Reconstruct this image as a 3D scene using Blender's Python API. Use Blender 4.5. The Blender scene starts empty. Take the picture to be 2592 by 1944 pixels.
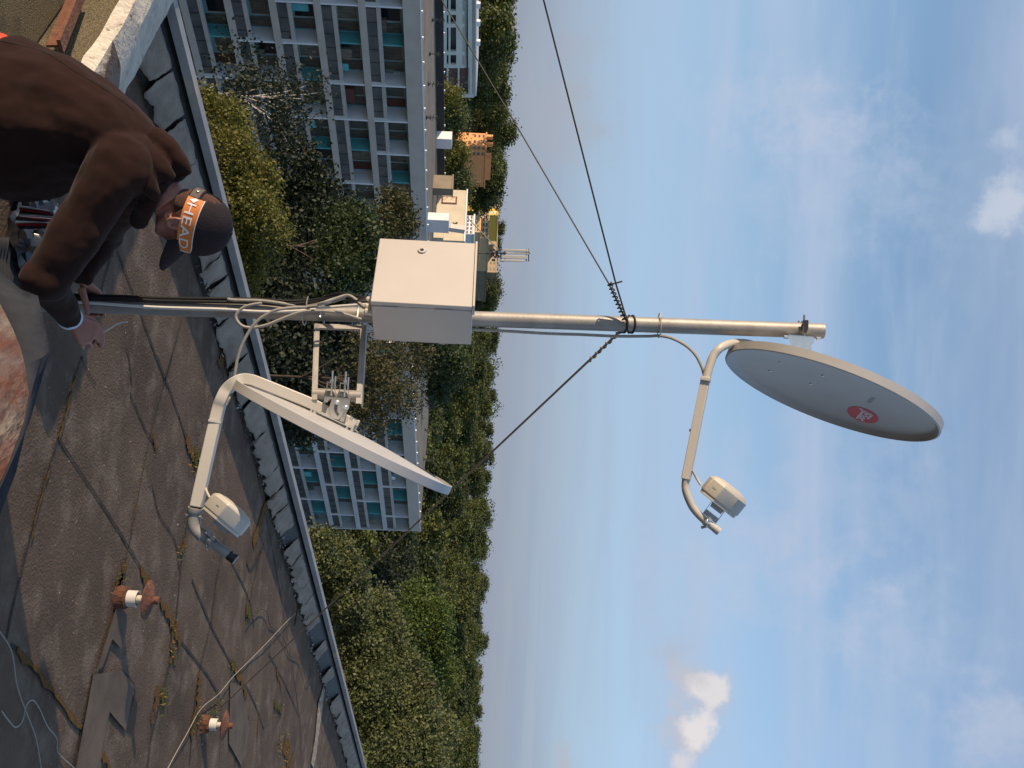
import bpy, bmesh, math, random
import numpy as np
from math import radians, sin, cos, atan, pi, sqrt
from mathutils import Vector, Matrix

S = bpy.context.scene
COL = S.collection
rnd = random.Random(7)
R_ = np.random.default_rng(11)

# ------------------------------------------------------------------ camera
FPX = 2400.0; EYE = 1.9
PITCH = atan(86 / FPX); ROLL = 0.04
_F = np.array([0, cos(PITCH), sin(PITCH)]); _U0 = np.array([0, -sin(PITCH), cos(PITCH)]); _X0 = np.array([1., 0, 0])
_U = cos(ROLL) * _U0 - sin(ROLL) * _X0
_R = cos(ROLL) * _X0 + sin(ROLL) * _U0
_C = np.array([0, 0, EYE])
cam_d = bpy.data.cameras.new('camera'); cam = bpy.data.objects.new('camera', cam_d); COL.objects.link(cam)
cam_d.sensor_fit = 'HORIZONTAL'; cam_d.sensor_width = 36; cam_d.lens = FPX / 2592 * 36
cam_d.clip_start = 0.05; cam_d.clip_end = 6000
cam.matrix_world = Matrix(((_U[0], -_R[0], -_F[0], 0), (_U[1], -_R[1], -_F[1], 0), (_U[2], -_R[2], -_F[2], EYE), (0, 0, 0, 1)))
S.camera = cam

# ------------------------------------------------------------------ light
SUN_AZ, SUN_EL = -111.0, 12.0            # degrees clockwise from +Y, elevation
sd = np.array([sin(radians(SUN_AZ)) * cos(radians(SUN_EL)), cos(radians(SUN_AZ)) * cos(radians(SUN_EL)), sin(radians(SUN_EL))])
sun_d = bpy.data.lights.new('sun', 'SUN'); sun_d.energy = 3.1; sun_d.angle = radians(0.5); sun_d.color = (1.0, 0.77, 0.54)
sun = bpy.data.objects.new('sun', sun_d); COL.objects.link(sun)
sun.rotation_euler = Vector(-sd).to_track_quat('-Z', 'Y').to_euler(); sun.location = (-30, -20, 40)
W = bpy.data.worlds.new('World'); S.world = W; W.use_nodes = True
def build_world():
    nt = W.node_tree; N = nt.nodes; L = nt.links; N.clear()
    out = N.new('ShaderNodeOutputWorld'); bg = N.new('ShaderNodeBackground'); bg.inputs['Strength'].default_value = 0.13
    sky = N.new('ShaderNodeTexSky'); sky.sky_type = 'NISHITA'; sky.sun_disc = False
    sky.sun_elevation = radians(SUN_EL); sky.sun_rotation = radians(SUN_AZ)
    sky.altitude = 50; sky.air_density = 1.0; sky.dust_density = 0.5; sky.ozone_density = 2.0
    geo = N.new('ShaderNodeTexCoord')
    sep = N.new('ShaderNodeSeparateXYZ'); L.new(geo.outputs['Generated'], sep.inputs[0])
    # project the direction on a flat cloud layer
    def mth(op, a, b=None):
        m = N.new('ShaderNodeMath'); m.operation = op
        for i, v in ((0, a), (1, b)):
            if v is None: continue
            if isinstance(v, (int, float)): m.inputs[i].default_value = v
            else: L.new(v, m.inputs[i])
        return m.outputs[0]
    z = mth('ADD', mth('MAXIMUM', sep.outputs['Z'], 0.0), 0.10)
    cx = mth('DIVIDE', sep.outputs['X'], z); cy = mth('DIVIDE', sep.outputs['Y'], z)
    comb = N.new('ShaderNodeCombineXYZ'); L.new(cx, comb.inputs[0]); L.new(cy, comb.inputs[1])
    def layer(scale, rot, stretch, lo, hi, detail, rough, dist, seed):
        mp = N.new('ShaderNodeMapping'); L.new(comb.outputs[0], mp.inputs[0])
        mp.inputs['Rotation'].default_value = (0, 0, radians(rot)); mp.inputs['Scale'].default_value = stretch
        mp.inputs['Location'].default_value = (seed, seed * .7, 0)
        nz = N.new('ShaderNodeTexNoise'); nz.inputs['Scale'].default_value = scale; nz.inputs['Detail'].default_value = detail
        nz.inputs['Roughness'].default_value = rough; nz.inputs['Distortion'].default_value = dist
        L.new(mp.outputs[0], nz.inputs['Vector'])
        rp = N.new('ShaderNodeMapRange'); rp.interpolation_type = 'SMOOTHSTEP'
        rp.inputs['From Min'].default_value = lo; rp.inputs['From Max'].default_value = hi
        L.new(nz.outputs['Fac'], rp.inputs['Value']); return rp.outputs['Result']
    def mix(fac, a, b):
        m = N.new('ShaderNodeMix'); m.data_type = 'RGBA'
        if isinstance(fac, float): m.inputs['Factor'].default_value = fac
        else: L.new(fac, m.inputs['Factor'])
        for i, v in (('A', a), ('B', b)):
            s = [q for q in m.inputs if q.name == i and q.type == 'RGBA'][0]
            if isinstance(v, tuple): s.default_value = (*v, 1)
            else: L.new(v, s)
        return [q for q in m.outputs if q.type == 'RGBA'][0]
    c = mix(mth('MULTIPLY', layer(1.25, 10, (.42, 1.25, 1), .40, .70, 8, .52, .5, 3.1), .74), sky.outputs[0], (2.15, 2.5, 3.2))
    c = mix(mth('MULTIPLY', layer(2.4, 16, (.55, 1.2, 1), .48, .78, 8, .58, .8, 9.4), .34), c, (2.3, 2.65, 3.3))
    # haze lying on the horizon, a little mauve
    el = mth('MAXIMUM', sep.outputs['Z'], 0.0)
    rp0 = N.new('ShaderNodeMapRange'); rp0.interpolation_type = 'SMOOTHSTEP'; L.new(el, rp0.inputs['Value']); rp0.inputs['From Min'].default_value = 0.0; rp0.inputs['From Max'].default_value = 0.17
    veil = mix(rp0.outputs['Result'], (1.26, 1.44, 1.82), (1.55, 2.15, 3.05))
    c = mix(mth('MULTIPLY', mth('POWER', 2.718, mth('MULTIPLY', mth('MULTIPLY', el, el), -13.0)), .97), c, veil)
    c = mix(mth('MULTIPLY', mth('MULTIPLY', layer(0.8, 8, (.5, .16, 1), .45, .66, 7, .55, .5, 5.7), mth('POWER', 2.718, mth('MULTIPLY', el, -5.0))), .42), c, (1.75, 1.9, 2.2))
    # a few clouds with a place of their own
    def puff(px, py, rad, soft, col, amt, sq=1.0):
        nonlocal c
        v = _F + ((px - 1296) * _U + (py - 972) * _R) / FPX; v = v / np.linalg.norm(v)
        sb = N.new('ShaderNodeVectorMath'); sb.operation = 'SUBTRACT'; L.new(geo.outputs['Generated'], sb.inputs[0]); sb.inputs[1].default_value = tuple(v)
        ml = N.new('ShaderNodeVectorMath'); ml.operation = 'MULTIPLY'; L.new(sb.outputs[0], ml.inputs[0]); ml.inputs[1].default_value = (1, 1, sq)
        ln = N.new('ShaderNodeVectorMath'); ln.operation = 'LENGTH'; L.new(ml.outputs[0], ln.inputs[0])
        nz = N.new('ShaderNodeTexNoise'); nz.inputs['Scale'].default_value = 26; nz.inputs['Detail'].default_value = 9; nz.inputs['Roughness'].default_value = .62; L.new(geo.outputs['Generated'], nz.inputs['Vector'])
        d = mth('ADD', ln.outputs['Value'], mth('MULTIPLY', mth('SUBTRACT', nz.outputs['Fac'], .5), rad * 2.4))
        rp = N.new('ShaderNodeMapRange'); rp.interpolation_type = 'SMOOTHSTEP'; L.new(d, rp.inputs['Value'])
        rp.inputs['From Min'].default_value = rad; rp.inputs['From Max'].default_value = rad - soft
        c = mix(mth('MULTIPLY', rp.outputs['Result'], amt), c, col)
    puff(1770, 1745, .032, .03, (2.35, 2.3, 2.5), .8, .8); puff(1745, 1860, .036, .03, (2.4, 2.3, 2.5), .85, 1.0); puff(1785, 1740, .020, .012, (3.4, 3.25, 3.25), .8, .8); puff(1765, 1850, .024, .014, (3.5, 3.3, 3.3), .85, 1.0); puff(1730, 1925, .018, .014, (3.1, 2.95, 3.05), .8, 1.0); puff(1735, 1700, .022, .02, (2.3, 2.3, 2.5), .6, .7)
    puff(1690, 1640, .03, .04, (2.0, 2.05, 2.3), .5, .9); puff(1430, 1935, .024, .026, (2.2, 1.9, 1.95), .6, 1.6); puff(1450, 260, .09, .10, (1.75, 1.80, 2.05), .6, 1.6)
    puff(2560, 520, .036, .03, (2.6, 2.8, 3.2), .75, 1.0); puff(2545, 350, .020, .02, (2.5, 2.75, 3.2), .6, 1.0); puff(2180, 470, .10, .16, (2.1, 2.45, 3.1), .6, .5); puff(1950, 250, .05, .07, (2.2, 2.5, 3.1), .55, .35); puff(1880, 1450, .09, .13, (2.2, 2.45, 3.05), .55, .6); puff(2280, 1620, .09, .13, (2.1, 2.45, 3.1), .55, .8); puff(2100, 1250, .13, .2, (2.0, 2.3, 3.0), .5, .8); puff(2520, 1850, .06, .08, (2.3, 2.5, 3.0), .6, .8); puff(2120, 330, .05, .07, (2.2, 2.45, 3.1), .5, .35)
    L.new(c, bg.inputs['Color']); L.new(bg.outputs[0], out.inputs[0])
build_world()
S.view_settings.view_transform = 'Standard'; S.view_settings.look = 'None'
S.view_settings.gamma = 1.0; S.view_settings.exposure = 0.85
try: S.view_settings.use_curve_mapping = False
except Exception: pass

# ------------------------------------------------------------------ pixel -> space (photo pixels, 2592 x 1944)
def D(px, py): return _F + ((px - 1296) * _U + (py - 972) * _R) / FPX
def P(px, py, d): return _C + d * D(px, py)
def G(px, py, z=0.0):
    v = D(px, py); return _C + v * (z - EYE) / v[2]
def VP(px, py, A, az):                   # hit a vertical plane through A running along azimuth az (deg)
    a = radians(az); n = np.array([cos(a), -sin(a), 0]); v = D(px, py); return _C + v * (((A - _C) @ n) / (v @ n))
def unit(v): v = np.asarray(v, float); return v / np.linalg.norm(v)
def azv(a): return np.array([sin(radians(a)), cos(radians(a)), 0.])
ZUP = np.array([0, 0, 1.])
def onscreen(x, y): return unit(x * _U + y * _R)        # a direction lying in the picture plane

# ------------------------------------------------------------------ materials
def mat(name, col, rough=.7, metal=0., col2=None, nscale=8., lo=.35, hi=.65, bump=0., bscale=60., detail=5, spec=.5, col3=None, n3=2.5, lo3=.55, hi3=.7, rand=0., transl=0., coord='Object', sheen=0., coat=0., stretch=None):
    m = bpy.data.materials.new(name); m.use_nodes = True; nt = m.node_tree; N = nt.nodes; L = nt.links
    b = N['Principled BSDF']; b.inputs['Roughness'].default_value = rough; b.inputs['Metallic'].default_value = metal
    b.inputs['Specular IOR Level'].default_value = spec
    if sheen: b.inputs['Sheen Weight'].default_value = sheen
    if coat: b.inputs['Coat Weight'].default_value = coat
    tc = N.new('ShaderNodeTexCoord'); vec = tc.outputs[coord]
    if stretch:
        mp = N.new('ShaderNodeMapping'); mp.inputs['Scale'].default_value = stretch; L.new(vec, mp.inputs[0]); vec = mp.outputs[0]
    def noise(sc, lo, hi, det=detail):
        n = N.new('ShaderNodeTexNoise'); n.inputs['Scale'].default_value = sc; n.inputs['Detail'].default_value = det; n.inputs['Roughness'].default_value = .6
        L.new(vec, n.inputs['Vector'])
        r = N.new('ShaderNodeMapRange'); r.inputs['From Min'].default_value = lo; r.inputs['From Max'].default_value = hi
        L.new(n.outputs['Fac'], r.inputs['Value']); return r.outputs['Result'], n.outputs['Fac']
    def mixc(f, a, c):
        x = N.new('ShaderNodeMix'); x.data_type = 'RGBA'; L.new(f, x.inputs[0])
        for k, v in ((6, a), (7, c)):
            if isinstance(v, tuple): x.inputs[k].default_value = (*v, 1)
            else: L.new(v, x.inputs[k])
        return x.outputs[2]
    cur = tuple(col)
    if col2 is not None: cur = mixc(noise(nscale, lo, hi)[0], cur, tuple(col2))
    if col3 is not None: cur = mixc(noise(n3, lo3, hi3, 8)[0], cur, tuple(col3))
    if rand:
        g = N.new('ShaderNodeNewGeometry'); r = N.new('ShaderNodeMapRange'); L.new(g.outputs['Random Per Island'], r.inputs['Value'])
        r.inputs['To Min'].default_value = 1 - rand; r.inputs['To Max'].default_value = 1 + rand
        h = N.new('ShaderNodeHueSaturation'); L.new(r.outputs['Result'], h.inputs['Value'])
        if isinstance(cur, tuple): h.inputs['Color'].default_value = (*cur, 1)
        else: L.new(cur, h.inputs['Color'])
        cur = h.outputs['Color']
    if isinstance(cur, tuple): b.inputs['Base Color'].default_value = (*cur, 1)
    else: L.new(cur, b.inputs['Base Color'])
    if bump:
        n = N.new('ShaderNodeTexNoise'); n.inputs['Scale'].default_value = bscale; n.inputs['Detail'].default_value = 6; L.new(vec, n.inputs['Vector'])
        bp = N.new('ShaderNodeBump'); bp.inputs['Strength'].default_value = bump; bp.inputs['Distance'].default_value = .02
        L.new(n.outputs['Fac'], bp.inputs['Height']); L.new(bp.outputs[0], b.inputs['Normal'])
    if transl:
        t = N.new('ShaderNodeBsdfTranslucent'); ms = N.new('ShaderNodeMixShader'); ms.inputs[0].default_value = transl
        if isinstance(cur, tuple): t.inputs[0].default_value = (*cur, 1)
        else: L.new(cur, t.inputs[0])
        L.new(b.outputs[0], ms.inputs[1]); L.new(t.outputs[0], ms.inputs[2]); L.new(ms.outputs[0], N['Material Output'].inputs[0])
    return m

# ------------------------------------------------------------------ mesh builder
class MB:
    def __init__(s): s.v = []; s.f = []; s.mi = []; s.cur = 0
    def add(s, vs, fs):
        o = len(s.v); s.v.extend([tuple(float(c) for c in p) for p in vs])
        for f in fs: s.f.append(tuple(i + o for i in f)); s.mi.append(s.cur)
        return s
    def frame(s, c, ax, ay, az, hx, hy, hz):       # box with half sizes along three axes
        c = np.asarray(c, float); ax, ay, az = unit(ax), unit(ay), unit(az)
        vs = [c + sx * hx * ax + sy * hy * ay + sz * hz * az for sx in (-1, 1) for sy in (-1, 1) for sz in (-1, 1)]
        if np.dot(np.cross(ax, ay), az) < 0: fs = [(0, 2, 3, 1), (4, 5, 7, 6), (0, 1, 5, 4), (2, 6, 7, 3), (0, 4, 6, 2), (1, 3, 7, 5)]
        else: fs = [(0, 1, 3, 2), (4, 6, 7, 5), (0, 4, 5, 1), (2, 3, 7, 6), (0, 2, 6, 4), (1, 5, 7, 3)]
        return s.add(vs, fs)
    def bar(s, a, b, w, h, up=ZUP):               # rectangular bar from a to b
        a = np.asarray(a, float); b = np.asarray(b, float); ax = unit(b - a); up = np.asarray(up, float)
        ay = np.cross(up, ax)
        if np.linalg.norm(ay) < 1e-4: ay = np.cross(np.array([1., 0, 0]), ax)
        ay = unit(ay); az = np.cross(ax, ay)
        return s.frame((a + b) / 2, ax, ay, az, np.linalg.norm(b - a) / 2, w / 2, h / 2)
    def loft(s, rings, cap=True, closed=True):
        n = len(rings[0]); o = len(s.v); vs = [p for r in rings for p in r]; fs = []
        for i in range(len(rings) - 1):
            for j in range(n if closed else n - 1):
                k = (j + 1) % n; fs.append((i * n + j, i * n + k, (i + 1) * n + k, (i + 1) * n + j))
        if cap: fs.append(tuple(range(n))[::-1]); fs.append(tuple((len(rings) - 1) * n + j for j in range(n)))
        return s.add(vs, fs)
    def tube(s, pts, r, seg=8, cap=True, flat=1.0, up=None, square=False):
        pts = [np.asarray(p, float) for p in pts]; n = len(pts)
        T = [unit(pts[min(i + 1, n - 1)] - pts[max(i - 1, 0)]) for i in range(n)]
        u = np.asarray(up if up is not None else ([0, 0, 1.] if abs(T[0][2]) < .9 else [1., 0, 0]), float)
        rings = []
        for i in range(n):
            u = u - (u @ T[i]) * T[i]; u = unit(u); w = np.cross(T[i], u)
            rr = r[i] if hasattr(r, '__len__') else r
            if square: ang = [pi / 4 + k * pi / 2 for k in range(4)]; q = 1.414
            else: ang = [2 * pi * k / seg for k in range(seg)]; q = 1
            rings.append([pts[i] + q * rr * (cos(a) * u * flat + sin(a) * w) for a in ang])
        return s.loft(rings, cap)
    def lathe(s, c, ax, prof, seg=32, ex=None, sx=1., sy=1.):   # prof: (r, h)
        ax = unit(ax); u = np.asarray(ex if ex is not None else ([0, 0, 1.] if abs(ax[2]) < .9 else [1., 0, 0]), float)
        u = unit(u - (u @ ax) * ax); w = np.cross(ax, u); c = np.asarray(c, float)
        return s.loft([[c + h * ax + r * (sx * cos(2 * pi * k / seg) * u + sy * sin(2 * pi * k / seg) * w) for k in range(seg)] for r, h in prof], True)
    def prism(s, poly, off):                      # polygon (3-D points) pushed along off
        off = np.asarray(off, float); n = len(poly); a = [np.asarray(p, float) for p in poly]; b = [p + off for p in a]
        nn = np.zeros(3)
        for i in range(n): nn += np.cross(a[i] - a[0], a[(i + 1) % n] - a[0])
        if nn @ off > 0: a, b = b, a; off = -off
        # bottom a faces -off ; keep outward normals
        fs = [tuple(range(n)), tuple(range(2 * n - 1, n - 1, -1))] + [((i + 1) % n, i, n + i, n + (i + 1) % n) for i in range(n)]
        return s.add(a + b, fs)
    def ball(s, c, r, sx=(1, 1, 1), seg=14, axes=None):
        c = np.asarray(c, float); A = axes if axes is not None else np.eye(3)
        rings = []
        for i in range(1, seg):
            th = pi * i / seg
            rings.append([c + r * (sx[0] * sin(th) * cos(2 * pi * k / (2 * seg)) * A[0] + sx[1] * sin(th) * sin(2 * pi * k / (2 * seg)) * A[1] - sx[2] * cos(th) * A[2]) for k in range(2 * seg)])
        return s.loft(rings, True)
    def build(s, name, m, parent=None, ang=35, bevel=0., bseg=2, recalc=True):
        me = bpy.data.meshes.new(name)
        o = bpy.data.objects.new(name, me)
        if parent is None:
            a = np.array(s.v); org = np.array([(a[:, 0].min() + a[:, 0].max()) / 2, (a[:, 1].min() + a[:, 1].max()) / 2, a[:, 2].min()])
            o.location = org; ORG[o.name] = org; off = org
        else:
            o.parent = parent; off = ORG[parent.name]; ORG[o.name] = off
        me.from_pydata([(p[0] - off[0], p[1] - off[1], p[2] - off[2]) for p in s.v], [], s.f)
        for x in (m if isinstance(m, (list, tuple)) else [m]): me.materials.append(x)
        me.polygons.foreach_set('material_index', s.mi)
        me.polygons.foreach_set('use_smooth', [True] * len(s.f))
        if recalc:
            bm = bmesh.new(); bm.from_mesh(me); bmesh.ops.recalc_face_normals(bm, faces=bm.faces); bm.to_mesh(me); bm.free()
        me.set_sharp_from_angle(angle=radians(ang))
        COL.objects.link(o)
        if bevel:
            b = o.modifiers.new('bevel', 'BEVEL'); b.width = bevel; b.segments = bseg; b.limit_method = 'ANGLE'; b.angle_limit = radians(40)
            b.harden_normals = False
        return o
ORG = {}
def tag(o, label=None, cat=None, group=None, kind=None):
    if label: o['label'] = label
    if cat: o['category'] = cat
    if group: o['group'] = group
    if kind: o['kind'] = kind
    return o
def thing(name, loc, label, cat, group=None):
    o = bpy.data.objects.new(name, None); o.location = [float(c) for c in loc]; o.empty_display_size = .2; COL.objects.link(o)
    ORG[o.name] = np.array([float(c) for c in loc]); return tag(o, label, cat, group)
def cr(pts, n=6):                                  # Catmull-Rom
    p = [np.asarray(q, float) for q in pts]; p = [2 * p[0] - p[1]] + p + [2 * p[-1] - p[-2]]; out = []
    for i in range(1, len(p) - 2):
        for k in range(n):
            t = k / n; out.append(.5 * (2 * p[i] + (p[i + 1] - p[i - 1]) * t + (2 * p[i - 1] - 5 * p[i] + 4 * p[i + 1] - p[i + 2]) * t * t + (3 * p[i] - p[i - 1] - 3 * p[i + 1] + p[i + 2]) * t ** 3))
    out.append(p[-2]); return out
def PP(lst, d=None): return [P(q[0], q[1], q[2] if len(q) > 2 else d) for q in lst]
def copy_tree(o, parent=None):
    c = o.copy(); COL.objects.link(c)
    if parent is not None: c.parent = parent; c.matrix_parent_inverse = o.matrix_parent_inverse.copy()
    for ch in [x for x in bpy.data.objects if x.parent == o]: copy_tree(ch, c)
    return c

M = {}
M['galv'] = mat('galvanised steel', (.255, .24, .22), .55, .4, (.35, .33, .305), 14, .3, .7, .05, 90, col3=(.30, .20, .12), n3=7, lo3=.66, hi3=.75)
M['zinc'] = mat('bright zinc', (.62, .62, .58), .28, .85, (.74, .73, .68), 30)
M['whitepaint'] = mat('white enamel', (.52, .49, .43), .38, 0, (.48, .45, .395), 3, bump=.02)
M['dishgrey'] = mat('grey white dish paint', (.44, .43, .415), .42, 0, (.40, .39, .375), 5, bump=.02, bscale=20)
M['boxgrey'] = mat('light grey enamel', (.45, .415, .375), .45, 0, (.42, .385, .35), 3, bump=.03, bscale=160, col3=(.37, .33, .29), n3=6, lo3=.60, hi3=.78)
M['plastic'] = mat('ivory plastic', (.50, .47, .41), .45, 0, (.46, .435, .38), 6)
M['greypipe'] = mat('grey sewer pipe plastic', (.30, .29, .27), .4, 0, (.26, .25, .23), 8)
M['black'] = mat('black rubber', (.012, .012, .013), .5)
M['greycable'] = mat('grey cable', (.34, .32, .28), .55, 0, (.28, .26, .22), 30)
M['whitecable'] = mat('white cable', (.62, .60, .56), .5)
M['wire'] = mat('dark steel wire', (.022, .020, .018), .6, .2, (.035, .028, .02), 40)
M['guywire'] = mat('weathered guy wire', (.26, .19, .125), .7, 0, (.18, .13, .09), 40)
M['rust'] = mat('rusted steel', (.17, .065, .03), .85, 0, (.09, .035, .02), 14, bump=.5, bscale=60, col3=(.26, .11, .05), n3=9)
M['red'] = mat('red print', (.62, .02, .03), .45)
M['print'] = mat('grey print', (.22, .22, .23), .5)
M['dark'] = mat('dark metal', (.04, .04, .04), .5, .3)

# ================================================================== our own roof
e0 = G(372, 57); e1 = G(735, 1407); EDGE = unit(e1 - e0); OUT = np.array([-EDGE[1], EDGE[0], 0])   # along the roof edge / outward
def RE(s, n=0., z=0.): return e0 + EDGE * s + OUT * n + ZUP * z                          # roof-edge coordinates
GROUND = -24.0
M['felt'] = mat('weathered roofing felt', (.138, .097, .067), .9, 0, (.072, .051, .037), 1.6, .3, .7, .65, 85, 9, .2, col3=(.20, .155, .115), n3=4.5, lo3=.50, hi3=.74)
M['felt_new'] = mat('newer grey roofing felt', (.150, .115, .086), .9, 0, (.10, .078, .060), 5, bump=.25, bscale=200, spec=.2)
M['felt_dark'] = mat('dark bitumen', (.018, .016, .014), .55, 0, (.03, .026, .022), 20, bump=.4, bscale=50)
M['flap'] = mat('grey mineral felt', (.36, .30, .24), .9, 0, (.25, .205, .16), 6, bump=.5, bscale=70, spec=.2)
M['moss'] = mat('dry orange moss', (.17, .088, .028), .95, 0, (.10, .065, .025), 30, bump=.8, bscale=120, spec=.1)
M['mossg'] = mat('green moss', (.06, .085, .018), .95, 0, (.12, .085, .03), 40, bump=.8, bscale=120, spec=.1)
M['seam'] = mat('open felt seam', (.02, .017, .015), .9)
M['flake'] = mat('pale flaked patch', (.42, .37, .28), .8, 0, (.17, .10, .05), 22, .4, .6, .4, 60)
M['gravel'] = mat('mineral chippings felt', (.30, .245, .145), .95, 0, (.12, .095, .06), 160, .42, .6, 1.0, 240, 3, .2, col3=(.07, .055, .04), n3=2.2)

roof = MB()
a, b = RE(-9, .14), RE(34, .14)
inn = -OUT * 22
vs = [a, b, b + inn, a + inn]
roof.add(vs + [p + ZUP * (GROUND - .5) for p in vs], [(0, 1, 2, 3), (4, 7, 6, 5), (0, 4, 5, 1), (1, 5, 6, 2), (2, 6, 7, 3), (3, 7, 4, 0)])
def zs(pts): return [(x / 1.5889, 900 + y / 1.5889) for x, y in pts]          # third zoom -> photo pixels
def ribbon(mb, px, w, z, m, jag=.4, n=7):
    pts = cr([G(*p) for p in px], n); L, Rr = [], []
    for i, p in enumerate(pts):
        t = unit(pts[min(i + 1, len(pts) - 1)] - pts[max(i - 1, 0)]); s = np.array([-t[1], t[0], 0])
        ww = w * (1 + jag * rnd.uniform(-1, 1)) / 2; o = s * w * jag * rnd.uniform(-.5, .5)
        L.append(p + s * ww + o + ZUP * z); Rr.append(p - s * ww + o + ZUP * z)
    mb.cur = m; n = len(L); mb.add(L + Rr, [(i, i + 1, n + i + 1, n + i) for i in range(n - 1)])
def patch(mb, px, z, m):
    mb.cur = m; pts = [G(*p) + ZUP * z for p in px]; mb.add(pts, [tuple(range(len(pts)))])
seams = [
 ([(330, 0), (305, 70), (230, 330), (150, 600), (60, 960), (20, 1150)], .012, 1), ([(230, 330), (370, 540), (510, 760), (590, 900)], .014, 1),
 ([(690, 0), (600, 330), (520, 740), (480, 900)], .010, 1), ([(520, 150), (580, 290), (610, 340), (630, 380)], .012, 1),
 ([(630, 0), (720, 250), (790, 480)], .014, 1), ([(850, 230), (800, 480), (740, 740), (690, 1180), (610, 1520), (590, 1659)], .02, 1),
 ([(610, 520), (640, 640), (700, 740), (720, 860)], .012, 1), ([(640, 980), (700, 1110), (830, 1280), (880, 1370)], .018, 1),
 ([(900, 740), (870, 900), (840, 1100), (790, 1330), (760, 1640)], .02, 1), ([(930, 830), (1000, 980), (1020, 1090)], .016, 1),
 ([(1050, 770), (1000, 1000), (985, 1075)], .02, 1), ([(955, 120), (1080, 700), (1150, 1100), (1200, 1430), (1215, 1659)], .010, 1),
 ([(40, 1160), (180, 1310), (330, 1510)], .02, 1), ([(480, 1260), (540, 1340), (500, 1500)], .012, 1), ([(370, 1280), (330, 1480), (290, 1659), (240, 1900)], .016, 1),
 ([(770, 900), (850, 1090), (930, 1240), (1010, 1370), (1060, 1500)], .018, 1), ([(1080, 1200), (1150, 1330), (1200, 1450)], .016, 1), ([(1000, 1450), (960, 1560), (940, 1659)], .016, 1),
 ([(430, 1430), (410, 1560), (390, 1659)], .012, 1), ([(1060, 760), (1010, 860), (990, 830)], .02, 1)]
for pts, w, m in seams: ribbon(roof, zs(pts), w, .005, m)
z2 = lambda L: [(x * .31646, 450 + y * .31646) for x, y in L]
for pts, w in (([(900, 600), (850, 740), (820, 850), (800, 950)], .010), ([(930, 580), (1000, 760), (1080, 970), (1180, 1250), (1330, 1659)], .012), ([(1000, 1350), (1030, 1450), (1050, 1659)], .01),
               ([(1450, 1130), (1390, 1350), (1300, 1659)], .008), ([(1530, 650), (1640, 1000), (1720, 1250), (1800, 1659)], .008), ([(640, 1430), (700, 1550), (760, 1659)], .008)):
    ribbon(roof, z2(pts), w, .005, 1)
# dry moss along the seams (its own colour)
for pts, w in (([(300, 75), (260, 230), (228, 340)], .022), ([(200, 430), (150, 600), (120, 740)], .012), ([(610, 320), (625, 390)], .03), ([(580, 400), (550, 560), (520, 740)], .01), ([(500, 830), (470, 940), (490, 880)], .05),
               ([(560, 860), (600, 920)], .04), ([(740, 740), (722, 800)], .06), ([(880, 850), (850, 1080)], .014), ([(640, 980), (690, 1080), (720, 1160)], .055), ([(690, 1100), (680, 1240)], .04), ([(630, 1330), (605, 1480)], .06),
               ([(800, 1270), (790, 1400), (765, 1540)], .085), ([(930, 1230), (990, 1370)], .06), ([(1000, 900), (985, 1040)], .02), ([(1040, 1430), (1030, 1560)], .03), ([(60, 1180), (190, 1330), (320, 1500)], .024),
               ([(1140, 1560), (1170, 1659)], .20), ([(745, 330), (770, 400), (800, 470)], .05), ([(1110, 1260), (1130, 1340)], .05), ([(400, 1600), (440, 1659)], .03)):
    ribbon(roof, zs(pts), w, .009, 2, .7, 9)
for pts, w in (([(775, 390), (805, 430)], .10), ([(640, 1360), (660, 1390)], .08), ([(985, 1030), (1005, 1045)], .07), ([(1100, 1400), (1130, 1430)], .05), ([(690, 1180), (700, 1230)], .04), ([(925, 1240), (945, 1260)], .05)):
    ribbon(roof, zs(pts), w, .013, 3, .8, 9)
patch(roof, zs([(366, 1284), (478, 1262), (532, 1332), (497, 1508), (432, 1432), (402, 1590), (380, 1760), (366, 1900), (240, 1900), (296, 1659)]), .012, 4)
patch(roof, zs([(460, 1000), (505, 1050), (478, 1180), (440, 1140), (400, 1250), (374, 1272)]), .016, 4)
patch(roof, zs([(920, 1310), (965, 1330), (1000, 1500), (965, 1650), (915, 1560)]), .012, 4)
patch(roof, zs([(1275, 1400), (1296, 1330), (1302, 1345), (1285, 1470), (1268, 1600), (1256, 1659), (1246, 1640), (1262, 1540)]), .016, 5)
ribbon(roof, zs([(1096, 490), (1060, 620), (1015, 760)]), .10, .008, 2, .3)
ribbon(roof, zs([(1215, 900), (1190, 1060), (1184, 1070)]), .07, .008, 2, .4)
ribbon(roof, zs([(1310, 1220), (1296, 1330)]), .09, .008, 2, .4)
ribbon(roof, z2([(1810, 1230), (1780, 1360), (1750, 1520)]), .10, .008, 2, .4)
# loose pale grit on the felt
for k in range(420):
    x, y = rnd.uniform(120, 860), rnd.uniform(560, 1944)
    p = G(x, y)
    if (p - e0) @ OUT > -.05: continue
    r = rnd.uniform(.0012, .0032) * (2.6 if rnd.random() < .04 else 1); aa = rnd.uniform(0, pi); roof.cur = 5
    roof.frame(p + ZUP * .0005, [cos(aa), sin(aa), 0], [-sin(aa), cos(aa), 0], ZUP, r, r * .7, .0016)
tag(roof.build('flat_roof', [M['felt'], M['seam'], M['moss'], M['mossg'], M['felt_new'], M['flake']], recalc=False), 'worn brown bitumen felt flat roof with split seams', 'roof', kind='structure')
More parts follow.
